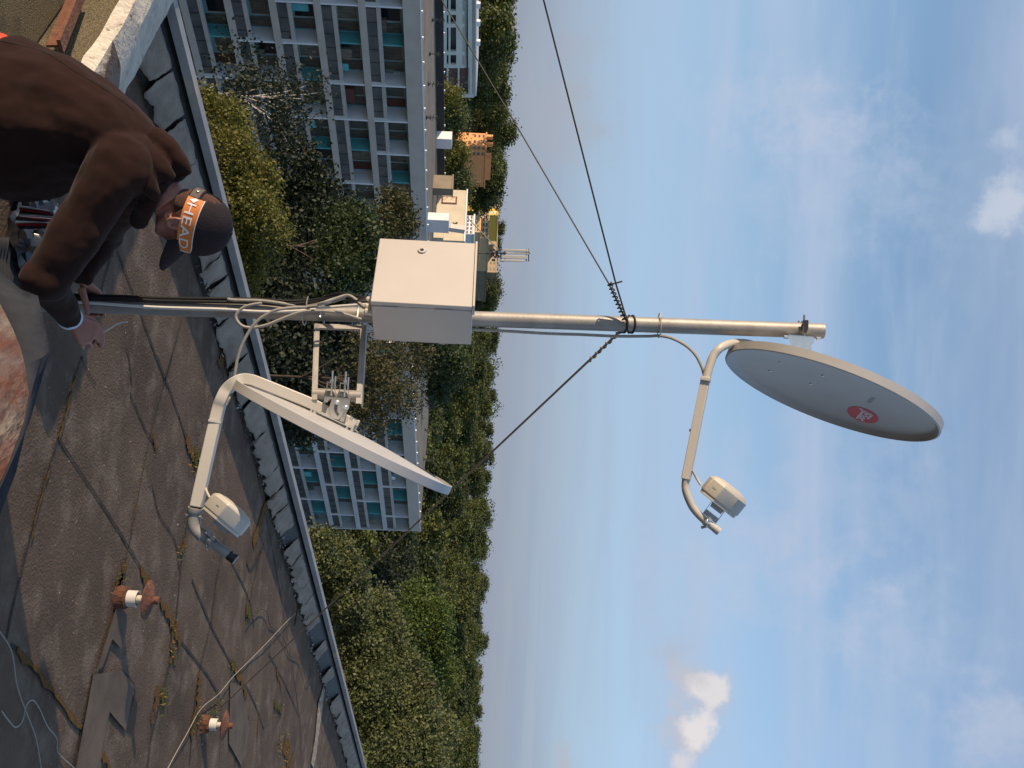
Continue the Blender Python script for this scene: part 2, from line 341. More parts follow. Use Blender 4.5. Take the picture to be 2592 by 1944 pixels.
# small weeds in the seams: nobody could count them
wd = MB()
for (x, y, n, s) in ((780, 410, 40, .05), (795, 440, 50, .05), (650, 1370, 40, .05), (995, 1040, 30, .04), (840, 1440, 60, .05), (870, 1420, 60, .045), (1120, 1570, 90, .05), (1150, 1600, 80, .05), (690, 1110, 50, .04), (690, 1200, 30, .04), (930, 1240, 30, .04), (790, 1480, 40, .05), (1105, 1400, 30, .035), (850, 830, 20, .02), (300, 90, 20, .03), (725, 790, 36, .04), (480, 905, 40, .04), (610, 400, 22, .03), (1290, 1300, 24, .04)):
    c = G(*zs([(x, y)])[0])
    for k in range(n):
        p = c + np.array([rnd.gauss(0, .06), rnd.gauss(0, .06), 0]); h = s * rnd.uniform(.25, .8); d = unit([rnd.gauss(0, .5), rnd.gauss(0, .5), 1]); sd_ = unit(np.cross(d, [rnd.gauss(0, 1), rnd.gauss(0, 1), .1]))
        w = h * rnd.uniform(.08, .2); wd.cur = 0 if rnd.random() < .5 else 1
        wd.add([p - sd_ * w * .4, p + d * h * .5 + sd_ * w, p + d * h, p + d * h * .5 - sd_ * w], [(0, 1, 2, 3)])
tag(wd.build('roof_weeds', [mat('weed leaf', (.075, .095, .03), .8, transl=.3), mat('dry weed', (.20, .13, .05), .9, transl=.3)], recalc=False), 'tufts of moss and small weeds along the roof seams', 'weeds', kind='stuff')

# ------------------------------------------------------------------ parapet: kerb, flaps of felt, edge rail
par = thing('parapet', RE(6, .1, 0), 'low roof edge kerb hung with torn grey felt sheets under a pale metal rail', 'parapet')
k = MB()
# 3-D edge rail, straight between two sightings
r0 = P(431, 0, 5.3); r1 = P(923, 1944, 5.3)
ZR = .20
r0, r1 = G(431, 0, ZR), G(923, 1944, ZR)
RD = unit(r1 - r0)
def rail(s): return r0 + RD * s
RN = np.array([-RD[1], RD[0], 0])
L_ = np.linalg.norm(r1 - r0)
rb = MB(); rb.bar(rail(-6), rail(L_ + 8), .07, .05); rb.bar(rail(-6) + RN * .032 - ZUP * .10, rail(L_ + 8) + RN * .032 - ZUP * .10, .004, .2)
rb.build('edge_rail', mat('pale painted edge rail', (.32, .31, .30), .55, .1, (.23, .225, .215), 5, col3=(.42, .36, .28), n3=3, lo3=.6, hi3=.7), par)
# kerb body (dark bitumen) just inside the rail: section in (n, z) relative to the rail line
sec = [(-.23, -.2), (-.20, .03), (-.10, .135), (-.05, .15), (.03, .15), (.03, -.2)]
k.loft([[rail(s) + RN * n - ZUP * ZR + ZUP * z for n, z in sec] for s in np.linspace(-6, L_ + 8, 40)])
k.build('kerb', M['felt_dark'], par)
# the felt sheets: boundaries read along the rail (photo y of each joint)
joints = [-260, -120, 48, 188, 306, 415, 520, 650, 705, 790, 900, 1000, 1090, 1137, 1186, 1236, 1280, 1333, 1370, 1408, 1440, 1475, 1510, 1545, 1580, 1625, 1650, 1690, 1715, 1760, 1800, 1850, 1885, 1930, 1975, 2030]
def s_of(py):                                   # where a view ray of photo row py crosses the kerb face
    best = None
    for s in np.linspace(-6, L_ + 6, 1600):
        q = rail(s) + RN * -.13 - ZUP * .1 - _C; yy = 972 + FPX * (q @ _R) / (q @ _F)
        if best is None or abs(yy - py) < best[0]: best = (abs(yy - py), s)
    return best[1]
js = [s_of(y) for y in joints]
for i in range(len(js) - 1):
    if rnd.random() < .09 and i > 10: continue
    a, b = js[i] + rnd.uniform(.003, .014), js[i + 1] - rnd.uniform(.003, .016)
    if b - a < .05: continue
    f = MB(); nu, nv = 12, 7; top, bot = [], []
    lean = rnd.uniform(-.008, .012); low = rnd.uniform(.0, .03); ph = rnd.uniform(0, 6)
    curlL, curlR = rnd.uniform(0, .03), rnd.uniform(0, .03)
    g = [[None] * (nv + 1) for _ in range(nu + 1)]
    for iu in range(nu + 1):
        u = iu / nu; edge = low + .022 * sin(u * 9 + ph) * (.5 + .5 * sin(u * 23 + ph)) + rnd.uniform(-.006, .006) + (.05 * (abs(u - .5) * 2) ** 6) * rnd.random()
        for iv in range(nv + 1):
            v = iv / nv                        # 0 top .. 1 bottom
            z = .148 - v * (.148 - .012 - edge); n = -.085 - .125 * v ** .8
            n -= .006 + lean * v + .008 * sin(u * 7 + v * 4 + ph) + .006 * sin(u * 15 - v * 9 + ph * 2) + (.02 * v ** 4)
            n -= curlL * max(0, 1 - u / .12) ** 2 * v + curlR * max(0, 1 - (1 - u) / .12) ** 2 * v
            g[iu][iv] = rail(a + (b - a) * u + rnd.uniform(-.004, .004)) + RN * n + ZUP * (z - ZR)
    vs = [g[iu][iv] for iu in range(nu + 1) for iv in range(nv + 1)]; q = nv + 1
    f.add(vs, [(iu * q + iv, (iu + 1) * q + iv, (iu + 1) * q + iv + 1, iu * q + iv + 1) for iu in range(nu) for iv in range(nv)])
    o = f.build('felt_sheet', M['flap'], par, recalc=False, ang=60)
    sm = o.modifiers.new('thick', 'SOLIDIFY'); sm.thickness = .005; sm.offset = 0
# pale torn crumbs of felt under the sheets
tc = MB()
for i in range(380):
    s = rnd.uniform(js[4], js[-1]); p = rail(s) + RN * rnd.uniform(-.27, -.20) + ZUP * (-ZR + rnd.uniform(.006, .05)); h = rnd.uniform(.006, .022)
    d1, d2 = unit(R_.normal(size=3)), unit(R_.normal(size=3)); tc.add([p, p + d1 * h * 2, p + d1 * h + d2 * h * .8, p + d2 * h], [(0, 1, 2, 3)])
tc.build('torn_felt_edge', mat('aluminised felt scrap', (.30, .28, .26), .55, .2, (.45, .43, .40), 40), par, recalc=False)['kind'] = 'stuff'

# ------------------------------------------------------------------ low cross kerb at the far left, with flaking silver cap
c0, c1 = G(352, 0, .27), G(232, 205, .27); CD = unit(c1 - c0); CN = np.array([-CD[1], CD[0], 0])    # CN points away from camera
if CN[1] < 0: CN = -CN
ck = thing('cross_kerb', c1 - ZUP * .27, 'low kerb across the roof with flaking silver cap and a black bitumen patch', 'kerb')
def cs(sec, s0, s1, jit=0., n=16):
    return [[c0 + CD * s + CN * (a_ + rnd.uniform(-jit, jit)) + ZUP * (z_ - .27 + rnd.uniform(-jit, jit)) for a_, z_ in sec] for s in np.linspace(s0, s1, n)]
cb = MB(); cb.loft(cs([(-.05, -.02), (-.02, .20), (.0, .262), (.26, .225), (.28, -.02)], -3, 1.0)); cb.build('kerb_body', M['gravel'], ck)
M['silver'] = mat('flaking silver paint', (.50, .455, .37), .5, .15, (.36, .325, .27), 9, bump=.6, bscale=40, col3=(.10, .06, .04), n3=20, lo3=.60, hi3=.68)
cp = MB(); cp.loft(cs([(-.035, .215), (-.012, .268), (.07, .285), (.17, .262), (.285, .228), (.292, .19), (.27, .20), (.0, .24)], -3, 1.0, .006, 40)); cp.build('silver_cap', M['silver'], ck, ang=25)
bp = MB(); pb = [(.02, .29), (.045, .292), (.15, .272), (.29, .24)]
r_ = []
for i, s in enumerate(np.linspace(.42, .80, 12)):
    t = i / 11; n0 = -.02 + .10 * t + rnd.uniform(-.012, .012); n1 = n0 + .16 * (1 - abs(2 * t - 1) ** 3) + .03 + rnd.uniform(-.015, .015)
    r_.append([c0 + CD * s + CN * n + ZUP * ((.292 - max(0, n - .07) * .2 - max(0, .05 - n) * .3) - .27 + .004) for n in np.linspace(n0, n1, 6)])
bp.loft(r_, cap=False, closed=False); bp.build('bitumen_patch', mat('brown bitumen mend', (.035, .02, .013), .45, 0, (.06, .035, .02), 20, bump=.5), ck, recalc=False)
gs = MB(); q0 = [c0 + CD * s + CN * n + ZUP * (-.27 + .006) for s, n in ((-3, -.06), (.9, -.06), (.9, -1.6), (-3, -1.6))]; gs.add(q0, [(0, 1, 2, 3)])
tag(gs.build('gravel_felt', M['gravel'], recalc=False), 'coarse sunlit mineral felt in front of the silver kerb', 'roof', kind='structure')
pk = MB(); pk.bar(P(212, -30, 4.15), P(152, 118, 3.75), .055, .015, up=ZUP); pk.bar(P(214, -30, 4.17) - ZUP * .03, P(153, 118, 3.77) - ZUP * .03, .010, .05)
tag(pk.build('rusty_bar', M['rust']), 'rust brown flat bar lying in front of the silver kerb', 'metal bar')

# ------------------------------------------------------------------ rusty sheet-metal vent cap near the camera
M['rustsheet'] = mat('rusty grey sheet', (.15, .13, .12), .7, .1, (.12, .042, .02), 4.5, .36, .54, .4, 30, 9, col3=(.27, .22, .17), n3=6, lo3=.52, hi3=.70, stretch=(1, 1, 2))
M['shadesheet'] = mat('grey sheet with painted shade', (.040, .043, .052), .95, 0, (.028, .030, .036), 8, bump=.4, bscale=18, spec=.05)  # grey kept near black: the worker's shadow is put into the colour
hc = thing('sheet_metal_vent', P(60, 1000, 1.95) * np.array([1, 1, 0]), 'rust stained grey sheet metal vent cap at the roof beside the worker', 'roof vent')
far = PP([(-60, 640, 2.35), (52, 735, 2.22), (96, 752, 2.15), (112, 828, 2.05), (125, 890, 1.98), (106, 945, 1.93), (66, 1068, 1.85), (36, 1195, 1.76), (-4, 1300, 1.68), (-60, 1420, 1.6)])
near = PP([(-90, 690, 2.2), (2, 775, 2.02), (32, 835, 1.95), (52, 885, 1.9), (62, 925, 1.86), (72, 1000, 1.82), (60, 1065, 1.78), (28, 1160, 1.68), (-25, 1280, 1.6), (-90, 1400, 1.52)])
low = [p + np.array([.10, -.42, -.36]) for p in near]
t1 = MB(); t1.loft([far, [.5 * (a_ + b_) + ZUP * .006 * (-1) ** i for i, (a_, b_) in enumerate(zip(far, near))], near], cap=False, closed=False)
o = t1.build('grey_flange', M['shadesheet'], hc, recalc=False, ang=20); o.modifiers.new('t', 'SOLIDIFY').thickness = .003
t2 = MB(); mid = [.5 * (a_ + b_) + np.array([.0, .0, .03]) + R_.normal(size=3) * .008 for a_, b_ in zip(near, low)]; t2.loft([near, mid, low], cap=False, closed=False)
o = t2.build('rusty_slope', M['rustsheet'], hc, recalc=False, ang=50); o.modifiers.new('t', 'SOLIDIFY').thickness = .003
bd = MB(); ring = [p * np.array([1, 1, 0]) for p in far] + [p * np.array([1, 1, 0]) for p in low[::-1]]
bd.loft([[p + ZUP * .001 for p in ring], [p - ZUP * .09 for p in far] + [p - ZUP * .09 for p in low[::-1]]]); bd.build('shaft', M['shadesheet'], hc)

# ------------------------------------------------------------------ two rusty mushroom vents
def mushroom(px, py, k, label):
    b = G(px, py); t = thing('vent_pipe', b, label, 'vent pipe', 'mushroom vents on the roof')
    sl = unit(np.array([.05, 0, 1]))
    rg = MB(); prof = [(.072, -.01), (.066, .012), (.060, .035), (.058, .052), (.046, .06)]; rings = []
    for r_q, h_q in prof: rings.append([b + ZUP * h_q * k + np.array([cos(a_), sin(a_), 0]) * r_q * k * rnd.uniform(.88, 1.14) for a_ in np.linspace(0, 2 * pi, 25)[:-1]])
    rg.loft(rings); rg.build('rusty_base', mat('flaky rust', (.055, .026, .018), .95, 0, (.13, .05, .025), 30, bump=.5, bscale=90), t)
    m = MB(); m.lathe(b, sl, [(.043 * k, .05 * k), (.044 * k, .112 * k), (.040 * k, .112 * k), (.040 * k, .06 * k)], 22); m.build('collar', mat('chipped white collar', (.55, .52, .47), .6, 0, (.20, .10, .06), 14, .56, .62), t)
    m = MB(); m.lathe(b, sl, [(.021 * k, .05 * k), (.021 * k, .165 * k)], 16); m.build('pipe', M['plastic'], t)
    c = b + sl * .165 * k
    m = MB(); m.lathe(c, sl, [(.03 * k, -.026 * k), (.075 * k, -.012 * k), (.106 * k, -.001 * k), (.106 * k, .002 * k), (.072 * k, .014 * k), (.028 * k, .026 * k), (.022 * k, .03 * k)], 32); m.lathe(c, sl, [(.021 * k, .022 * k), (.022 * k, .056 * k), (.016 * k, .061 * k)], 14)
    m.build('mushroom_cap', M['rust'], t); return t
mushroom(296, 1512, 1.0, 'rusty mushroom capped vent pipe beside the grey felt patch')
mushroom(512, 1832, .98, 'rusty mushroom capped vent pipe in the weeds, farther along the roof')

# ------------------------------------------------------------------ wires lying on the roof
def roofwire(name, px, r, m, label, cat='cable', z=.006):
    mb = MB(); pts = cr([G(*p) + ZUP * (z + r + rnd.uniform(0, .012)) for p in px], 8); mb.tube(pts, r, 6); return tag(mb.build(name, m, recalc=False), label, cat)
roofwire('roof_cable', zs([(1186, 1036), (1150, 1065), (1060, 1160), (1000, 1225), (930, 1290), (870, 1360), (800, 1420), (740, 1520), (668, 1659), (600, 1800), (560, 1950)]), .0026, M['greycable'], 'light grey cable running diagonally across the roof past the weeds')
roofwire('loose_wire', zs([(985, 1078), (1010, 1050), (1045, 1020), (1068, 1040), (1080, 1085), (1105, 1105), (1140, 1150), (1158, 1205), (1195, 1215), (1215, 1270), (1228, 1315), (1242, 1300), (1246, 1260)]), .0035, M['wire'], 'thin dark wire in loose curls near the felt kerb', 'wire')
roofwire('thin_wire', zs([(-10, 1110), (30, 1190), (60, 1330), (95, 1430), (135, 1540), (158, 1670), (170, 1800), (150, 1950)]), .0025, M['greycable'], 'thin pale wire curving along the shaded corner of the roof', 'wire')
roofwire('thin_wire', zs([(-10, 1430), (20, 1470), (50, 1495), (80, 1470), (95, 1410), (122, 1386), (150, 1420), (180, 1490), (215, 1540), (228, 1600), (290, 1665), (360, 1760), (380, 1900)]), .0025, M['greycable'], 'thin pale wire with a wide loop in the shaded corner of the roof', 'wire')
roofwire('thin_wire', zs([(1188, 1040), (1240, 1085), (1290, 1105), (1330, 1090)]), .002, M['greycable'], 'hair thin wire end bending up to the felt kerb', 'wire', .02)

# ================================================================== mast, cabinet, dishes
MD = 3.5
mast_b = P(172, 771, MD); mast_t = P(2084, 838, MD)
AX = unit(mast_t - mast_b); foot = mast_b - AX * ((mast_b[2] - 0.0) / AX[2]); MR = .0285
mast = thing('antenna_mast', foot, 'tall galvanised steel pipe mast standing on the roof', 'mast')
def MP(px): return P(px, 771 + (px - 172) * (838 - 771) / 1912., MD)       # point on the mast axis
m = MB(); m.tube([foot, MP(900), mast_t], MR, 28); m.tube([mast_t - AX * .06, mast_t + AX * .0005], MR - .004, 20)
m.build('pipe', M['galv'], mast)
m = MB(); m.frame(foot + ZUP * .006, [1, 0, 0], [0, 1, 0], ZUP, .11, .11, .006); m.build('base_plate', M['galv'], mast)

# ---- cabinet
CE = P(935, 763, 3.23); CE2 = P(1198, 777, 3.23); up = unit(CE2 - CE); Hc = np.linalg.norm(CE2 - CE)
ya = radians(41); wl = unit(np.array([-cos(ya), sin(ya), 0])); dr = unit(np.array([sin(ya), cos(ya), 0]))        # along the door / into depth
cc = CE + up * Hc / 2
cab = thing('equipment_cabinet', CE, 'light grey metal equipment cabinet with a round lock fixed to the mast', 'cabinet')
Wc, Dc = .330, .192
m = MB(); m.frame(cc + wl * Wc / 2 + dr * (.022 + (Dc - .022) / 2), wl, dr, up, Wc / 2 - .002, (Dc - .022) / 2, Hc / 2 - .004); m.build('body', M['boxgrey'], cab, bevel=.004)
m = MB(); m.frame(cc + wl * Wc / 2 + dr * .009, wl, dr, up, Wc / 2, .009, Hc / 2 - .003); m.build('door', M['boxgrey'], cab, bevel=.003)
m = MB(); m.frame(cc + wl * Wc / 2 + up * (Hc / 2 + .001) + dr * (.015), wl, dr, up, Wc / 2 + .003, .022, .004); m.build('drip_lip', M['boxgrey'], cab, bevel=.0015)
for h in (.19, .72):
    m = MB(); m.frame(CE + up * Hc * h + dr * .0235 - wl * .001, wl, dr, up, .004, .006, .028); m.build('hinge', M['boxgrey'], cab, bevel=.001)
n0 = -dr; lk = _C + D(1068, 637) * (((CE - _C) @ n0) / (D(1068, 637) @ n0))
m = MB(); m.lathe(lk, n0, [(.016, -.002), (.016, .004), (.013, .0085), (.0075, .009), (.0075, .004)], 24); o = m.build('lock', M['boxgrey'], cab)
m = MB(); m.lathe(lk + n0 * .0042, n0, [(.0055, 0), (.0055, .0006)], 12); m.frame(lk + n0 * .0052, wl, n0, up, .0014, .001, .004); m.build('keyhole', M['black'], o)
glp = []
for s in (.27, .165, .09):
    q = CE + wl * (Wc * s) + dr * .08; glp.append(q)
    m = MB(); m.lathe(q, -up, [(.014, -.002), (.014, .008), (.012, .009), (.012, .022), (.008, .026)], 10); m.build('cable_gland', M['plastic'], cab)
m = MB(); m.frame(cc + wl * .06 + dr * (Dc + .004), wl, dr, up, .05, .004, .12); m.frame(cc + wl * .055 + dr * (Dc + .012) + up * .07, wl, dr, up, .04, .006, .012); m.frame(cc + wl * .055 + dr * (Dc + .012) - up * .07, wl, dr, up, .04, .006, .012); m.build('rear_bracket', M['galv'], cab)

# ---- side bracket of angle iron, with a short upright pipe
brk = thing('side_bracket', P(860, 821, 3.47), 'galvanised angle iron frame reaching out from the mast under the cabinet', 'bracket')
def angle_bar(mb, a, b, u, v, w=.035, t=.004):    # L profile: legs along u and v
    u, v = unit(u), unit(v); d = unit(np.asarray(b) - a); L = np.linalg.norm(np.asarray(b) - a); c = (np.asarray(a) + b) / 2
    mb.frame(c + u * w / 2, d, u, v, L / 2, w / 2, t / 2); mb.frame(c + v * (.008 + t / 2), d, u, v, L / 2, t / 2, .008)
bd3 = 3.46; bd4 = 3.30
A0, A1 = P(797, 820, bd3), P(926, 824, bd3); B0, B1 = P(790, 1012, bd4), P(914, 1022, bd4)
away = unit(np.cross(unit(A1 - A0), unit(B0 - A0)));  away = away if away[1] > 0 else -away
out_ = unit(B0 - A0); upb = unit(A1 - A0)
m = MB(); angle_bar(m, A0, A1, away, out_); m.build('mast_angle', M['galv'], brk)
m = MB(); angle_bar(m, A0, B0, away, upb, .034); m.build('lower_arm', M['galv'], brk)
m = MB(); angle_bar(m, A1, B1, away, -upb, .034); m.build('upper_arm', M['galv'], brk)
pu0, pu1 = P(794, 997, bd4 + .03), P(915, 1004, bd4 + .03); m = MB(); m.tube([pu0, pu1], .021, 20); m.build('short_pipe', M['galv'], brk)
for px in (817, 909):
    c = MP(px); m = MB(); s1 = unit(out_ - (out_ @ AX) * AX); s2 = unit(np.cross(AX, s1)); rr = MR + .004
    for dz in (-.006,):
        pts = [c + s1 * .04 + s2 * rr] + [c + rr * (cos(a_) * s2 - sin(a_) * s1) for a_ in np.linspace(0, pi, 9)] + [c + s1 * .04 - s2 * rr]
        m.tube(pts, .004, 8)
    m.build('u_bolt', M['zinc'], brk)

# ---- dish builder
def dish(name, ctr, nrm, Rr, label, exv, dk):
    t = thing(name, ctr, label, 'satellite dish')
    d = dk; N_ = 14
    prof = [(Rr * .945, -.020), (Rr * .972, -.006), (Rr * .985, 0), (Rr, -.002), (Rr, -.032), (Rr - .004, -.033), (Rr - .005, -.012), (Rr * .955, -.020)]
    back = [(Rr * .94 * (1 - i / N_), -.026 - d * (1 - (1 - i / N_) ** 2)) for i in range(0, N_ + 1)]
    front = [(Rr * .93 * i / N_, -.022 - d * (1 - (i / N_) ** 2)) for i in range(0, N_ + 1)]
    back[-1] = (.002, back[-1][1]); front[0] = (.002, front[0][1])
    m = MB(); m.lathe(ctr, nrm, front + prof + back, 72, exv); o = m.build('reflector', M['dishgrey'], t, ang=40)
    def surf(x, y):  # front surface point for in-plane coordinates
        r2 = (x * x + y * y) / (Rr * .93) ** 2; return -.022 - d * (1 - r2)
    return t, o, surf
def basis(n, ex): n = unit(n); ex = unit(ex - (ex @ n) * n); return n, ex, np.cross(n, ex)

# upper dish: faces right, a little downward and toward the camera
uc = P(2096, 1005, 3.50); vd = unit(uc - _C)
t_ = onscreen(-sin(radians(21.9)), cos(radians(21.9))); t_ = unit(t_ - (t_ @ vd) * vd); un = t_ * cos(radians(14.3)) - vd * sin(radians(14.3))
UD, uref, usurf = dish('satellite_dish', uc, un, .40, 'white satellite dish with a red oval mark at the top of the mast', onscreen(.94, .35), .034)
un, uex, uey = basis(un, onscreen(.937, .35))     # uex: along the long axis (up), uey: across
if uey @ _F > 0: uey = -uey                          # uey points to the camera side
def upt(x, y, h=0.): return uc + uex * x + uey * y + un * (usurf(x, y) + h)
# red oval mark with letters, laid on the reflector
def locate(px, py):                                 # photo pixel -> (x, y) on the reflector
    d = D(px, py); p0 = uc - un * .06; s = ((p0 - _C) @ un) / (d @ un); q = _C + d * s - p0
    for _ in range(6):
        x, y = q @ uex, q @ uey; p0 = uc + un * usurf(x, y); s = ((p0 - _C) @ un) / (d @ un); q = _C + d * s - p0
    return q @ uex, q @ uey
lx, ly = locate(2184, 1049)
0 and print('LOC', lx, ly, [locate(*q) for q in ((2101,1000),(2300,1060),(2052,971))])
m = MB(); n_ = 40; rx, ry = .058, .076
m.add([upt(lx, ly, .0012)] + [upt(lx + rx * cos(2 * pi * k / n_), ly + ry * sin(2 * pi * k / n_), .0012) for k in range(n_)], [(0, 1 + k, 1 + (k + 1) % n_) for k in range(n_)])
m.build('red_oval_mark', M['red'], uref, recalc=False)
M['whitethread_'] = mat('white print', (.72, .72, .72), .5)
def text_mesh(txt, size, bold=0.):
    cu = bpy.data.curves.new('lettering', 'FONT'); cu.body = txt; cu.size = size; cu.offset = bold; cu.fill_mode = 'FRONT'; cu.resolution_u = 3
    ob = bpy.data.objects.new('lettering_tmp', cu); COL.objects.link(ob); dg = bpy.context.evaluated_depsgraph_get(); me = bpy.data.meshes.new_from_object(ob.evaluated_get(dg))
    vs = [(v.co.x, v.co.y) for v in me.vertices]; fs = [tuple(p.vertices) for p in me.polygons]; bpy.data.objects.remove(ob); bpy.data.curves.remove(cu); bpy.data.meshes.remove(me)
    return np.array(vs), fs
def put_text(txt, size, cx, cy, ang, name, mm, h, bold=0., flip=1):
    vs, fs = text_mesh(txt, size, bold); vs = vs - (vs.min(0) + vs.max(0)) / 2; ca, sa = cos(ang), sin(ang)
    m = MB(); m.add([upt(cx + ca * x - sa * y * flip, cy + sa * x + ca * y * flip, h) for x, y in vs], fs); return m.build(name, mm, uref, recalc=False)
put_text('JESat', .058, lx + .002, ly + .0, radians(-78), 'mark_lettering', M['whitethread_'], .0022, .0015, 1)
bx, by = locate(2205, 1012); put_text('SATELLITE', .020, bx, by, radians(-78), 'small_lettering', M['print'], .0014, 0, 1)
for (px, py) in ((1948, 938), (1974, 917), (2083, 950), (2052, 971)):
    x, y = locate(px, py); m = MB(); m.lathe(upt(x, y), un, [(.006, -.001), (.006, .002), (.003, .004)], 10); m.build('rivet', M['zinc'], uref)
# mount of the upper dish
mu = MB(); ms = unit(np.cross(AX, vd))
pl = [(1996, 846), (2060, 851), (2060, 866), (2052, 871), (2056, 895), (2058, 905), (2004, 893)]
mu.prism(PP(pl, 3.42), vd * .003); mu.prism([p + vd * .05 for p in PP(pl, 3.42)], vd * .003); mu.prism(PP([(1996, 846), (2060, 851), (2060, 853), (1996, 848)], 3.42), vd * .053)
mount = mu.build('mount_bracket', M['zinc'], UD)
m = MB(); m.bar(P(2005, 893, 3.45), P(2070, 915, 3.45), .06, .03, up=un); m.build('back_plate', M['zinc'], mount)
for (px, py) in ((1990, 853), (2072, 857)):
    m = MB(); q = P(px, py, 3.425); m.lathe(q, AX, [(.006, -.008), (.006, .008)], 6); m.build('bolt', M['zinc'], mount)
m = MB(); m.prism(PP([(2032, 810), (2046, 810), (2046, 830), (2040, 843), (2034, 832)], 3.44), vd * .07); m.prism(PP([(2015, 822), (2032, 812), (2034, 842), (2026, 838)], 3.52), vd * .012); m.build('clamp_jaw', M['dark'], mount)
for (a_, b_, dd) in (((2036, 797), (2034, 868), 3.455), ((2022, 812), (2024, 852), 3.545)):
    m = MB(); m.tube(PP([a_, b_], dd), .004, 8); m.build('threaded_rod', M['zinc'], mount)
# arm of the upper dish
ua = cr(PP([(1902, 872, 3.55), (1880, 868, 3.52), (1850, 870, 3.48), (1825, 880, 3.43), (1806, 901, 3.42), (1794, 933, 3.41)]), 6)
m = MB(); m.tube(ua + PP([(1785, 967, 3.40), (1760, 1091, 3.38), (1737, 1214, 3.35)]), [.0155] * len(ua) + [.016] * 3, 16, square=False)
m2 = MB(); m2.tube(PP([(1787, 955, 3.403), (1736, 1214, 3.35)]), .0155, square=True, up=vd); m2.cur = 0
arm = m.build('feed_arm', M['whitepaint'], UD); m2.build('square_sleeve', M['whitepaint'], arm, bevel=.002)
m = MB(); m.tube(cr(PP([(1737, 1210, 3.35), (1735, 1228, 3.35), (1738, 1249, 3.345), (1751, 1280, 3.34), (1767, 1301, 3.335), (1785, 1318, 3.33), (1818, 1344, 3.32)]), 5), .0138, 18); m.build('bent_tube', M['whitepaint'], arm)
m = MB(); m.tube(PP([(1810, 1338, 3.322), (1820, 1346, 3.32)]), .0143, 18); m.build('end_cap', M['plastic'], arm)
for (px, py) in ((1786, 962), (1758, 1092)):
    m = MB(); q0 = P(px, py, 3.395); ad = unit(P(1737, 1214, 3.35) - P(1785, 967, 3.40)); m.tube([q0 - ad * .004, q0 + ad * .004], .0172, square=True, up=vd); m.build('cable_tie', M['plastic'], arm)

def feed(parent, c, fx, d0, vdir, w, dep, name='feed_unit'):
    """sealed radio unit: c centre of the front face, fx picture-plane dir along the face, d0 face normal (to the dish)"""
    poly = [(-.5, .02), (-.42, -.20), (-.12, -.42), (.28, -.30), (.45, -.12), (.5, .05), (.5, .32), (.3, .5), (-.25, .5), (-.46, .28)]
    m = MB(); rings = []
    for s, h in ((.80, .0), (.93, -.12), (1.0, -.22), (1.0, -.9), (.97, -1.0)):
        rings.append([c + fx * (x * w * s) + vdir * (y * w * s) + d0 * (h * dep) for x, y in poly])
    # slightly domed front
    rings = [[c + fx * (x * w * .4) + vdir * (y * w * .4) + d0 * (.10 * dep) for x, y in poly]] + rings
    m.loft(rings); o = m.build(name, M['plastic'], parent, ang=24, bevel=.0035)
    m = MB(); m.loft([[c + fx * (x * w * s) + vdir * (y * w * s) + d0 * (h * dep) for x, y in poly] for s, h in ((.94, -.99), (.94, -1.14), (.88, -1.16))]); m.build('rear_plate', M['plastic'], o)
    for x, y in ((-.27, -.325), (.3, -.31)):
        m = MB(); q = c + fx * x * w + vdir * (y * w * 1.005 - .0006) - d0 * dep * .52; m.frame(q, fx * .8 + vdir * (-.55 if x < 0 else .25), d0, np.cross(fx, d0), .008, .0006, .0006); m.build('moulded_slot', M['print'], o)
    return o
# upper feed unit
fx = onscreen(640, 515); fn = onscreen(.627, -.779)
d_ = 3.30; v_ = unit(P(1830, 1235, d_) - _C)
fu = feed(UD, P(1850, 1234, d_) + v_ * .05, fx, fn, v_, .164, .068)
m = MB(); u1, u2 = P(1806, 1280, d_ + .03), P(1836, 1302, d_ + .03)
bb = [P(1809, 1258, d_ + .045), P(1843, 1284, d_ + .045)]; tt = [P(1779, 1299, d_ + .045), P(1812, 1325, d_ + .045)]
m.prism([bb[0], bb[1], .5 * (bb[1] + tt[1]) + .1 * (bb[0] - bb[1]), .5 * (bb[0] + tt[0]) + .1 * (bb[1] - bb[0])], v_ * .002)
m.prism([tt[0], tt[1], .72 * tt[1] + .28 * bb[1], .72 * tt[0] + .28 * bb[0]], v_ * .002)
for k_ in (0, 1): m.prism([bb[k_], tt[k_], tt[k_] + v_ * .045, bb[k_] + v_ * .045], unit(bb[1] - bb[0]) * .002 * (1 - 2 * k_))
fb = m.build('feed_bracket', mat('grey plated bracket', (.38, .38, .39), .45, .4), UD)
m = MB(); m.tube(PP([(1797, 1308, d_ + .02), (1787, 1333, d_ + .02), (1776, 1335, d_ + .03)], None), .006, 6); m.frame(P(1798, 1316, d_), fx, fn, v_, .006, .005, .006); m.tube([P(1784, 1318, d_ + .01), P(1792, 1324, d_ + .01)], .0155, 14); m.build('hose_clamp', M['zinc'], fb)

# lower dish: seen edge on, from slightly behind
lc = P(866, 1118, 3.34); vl = unit(lc - _C); t_ = onscreen(-277, 535); t_ = unit(t_ - (t_ @ vl) * vl); ln = t_ * cos(radians(2.5)) + vl * sin(radians(2.5))
lex = onscreen(535, 277)
LD, lref, lsurf = dish('satellite_dish', lc, ln, .418, 'white satellite dish seen edge on, on the side bracket below the cabinet', lex, .024)
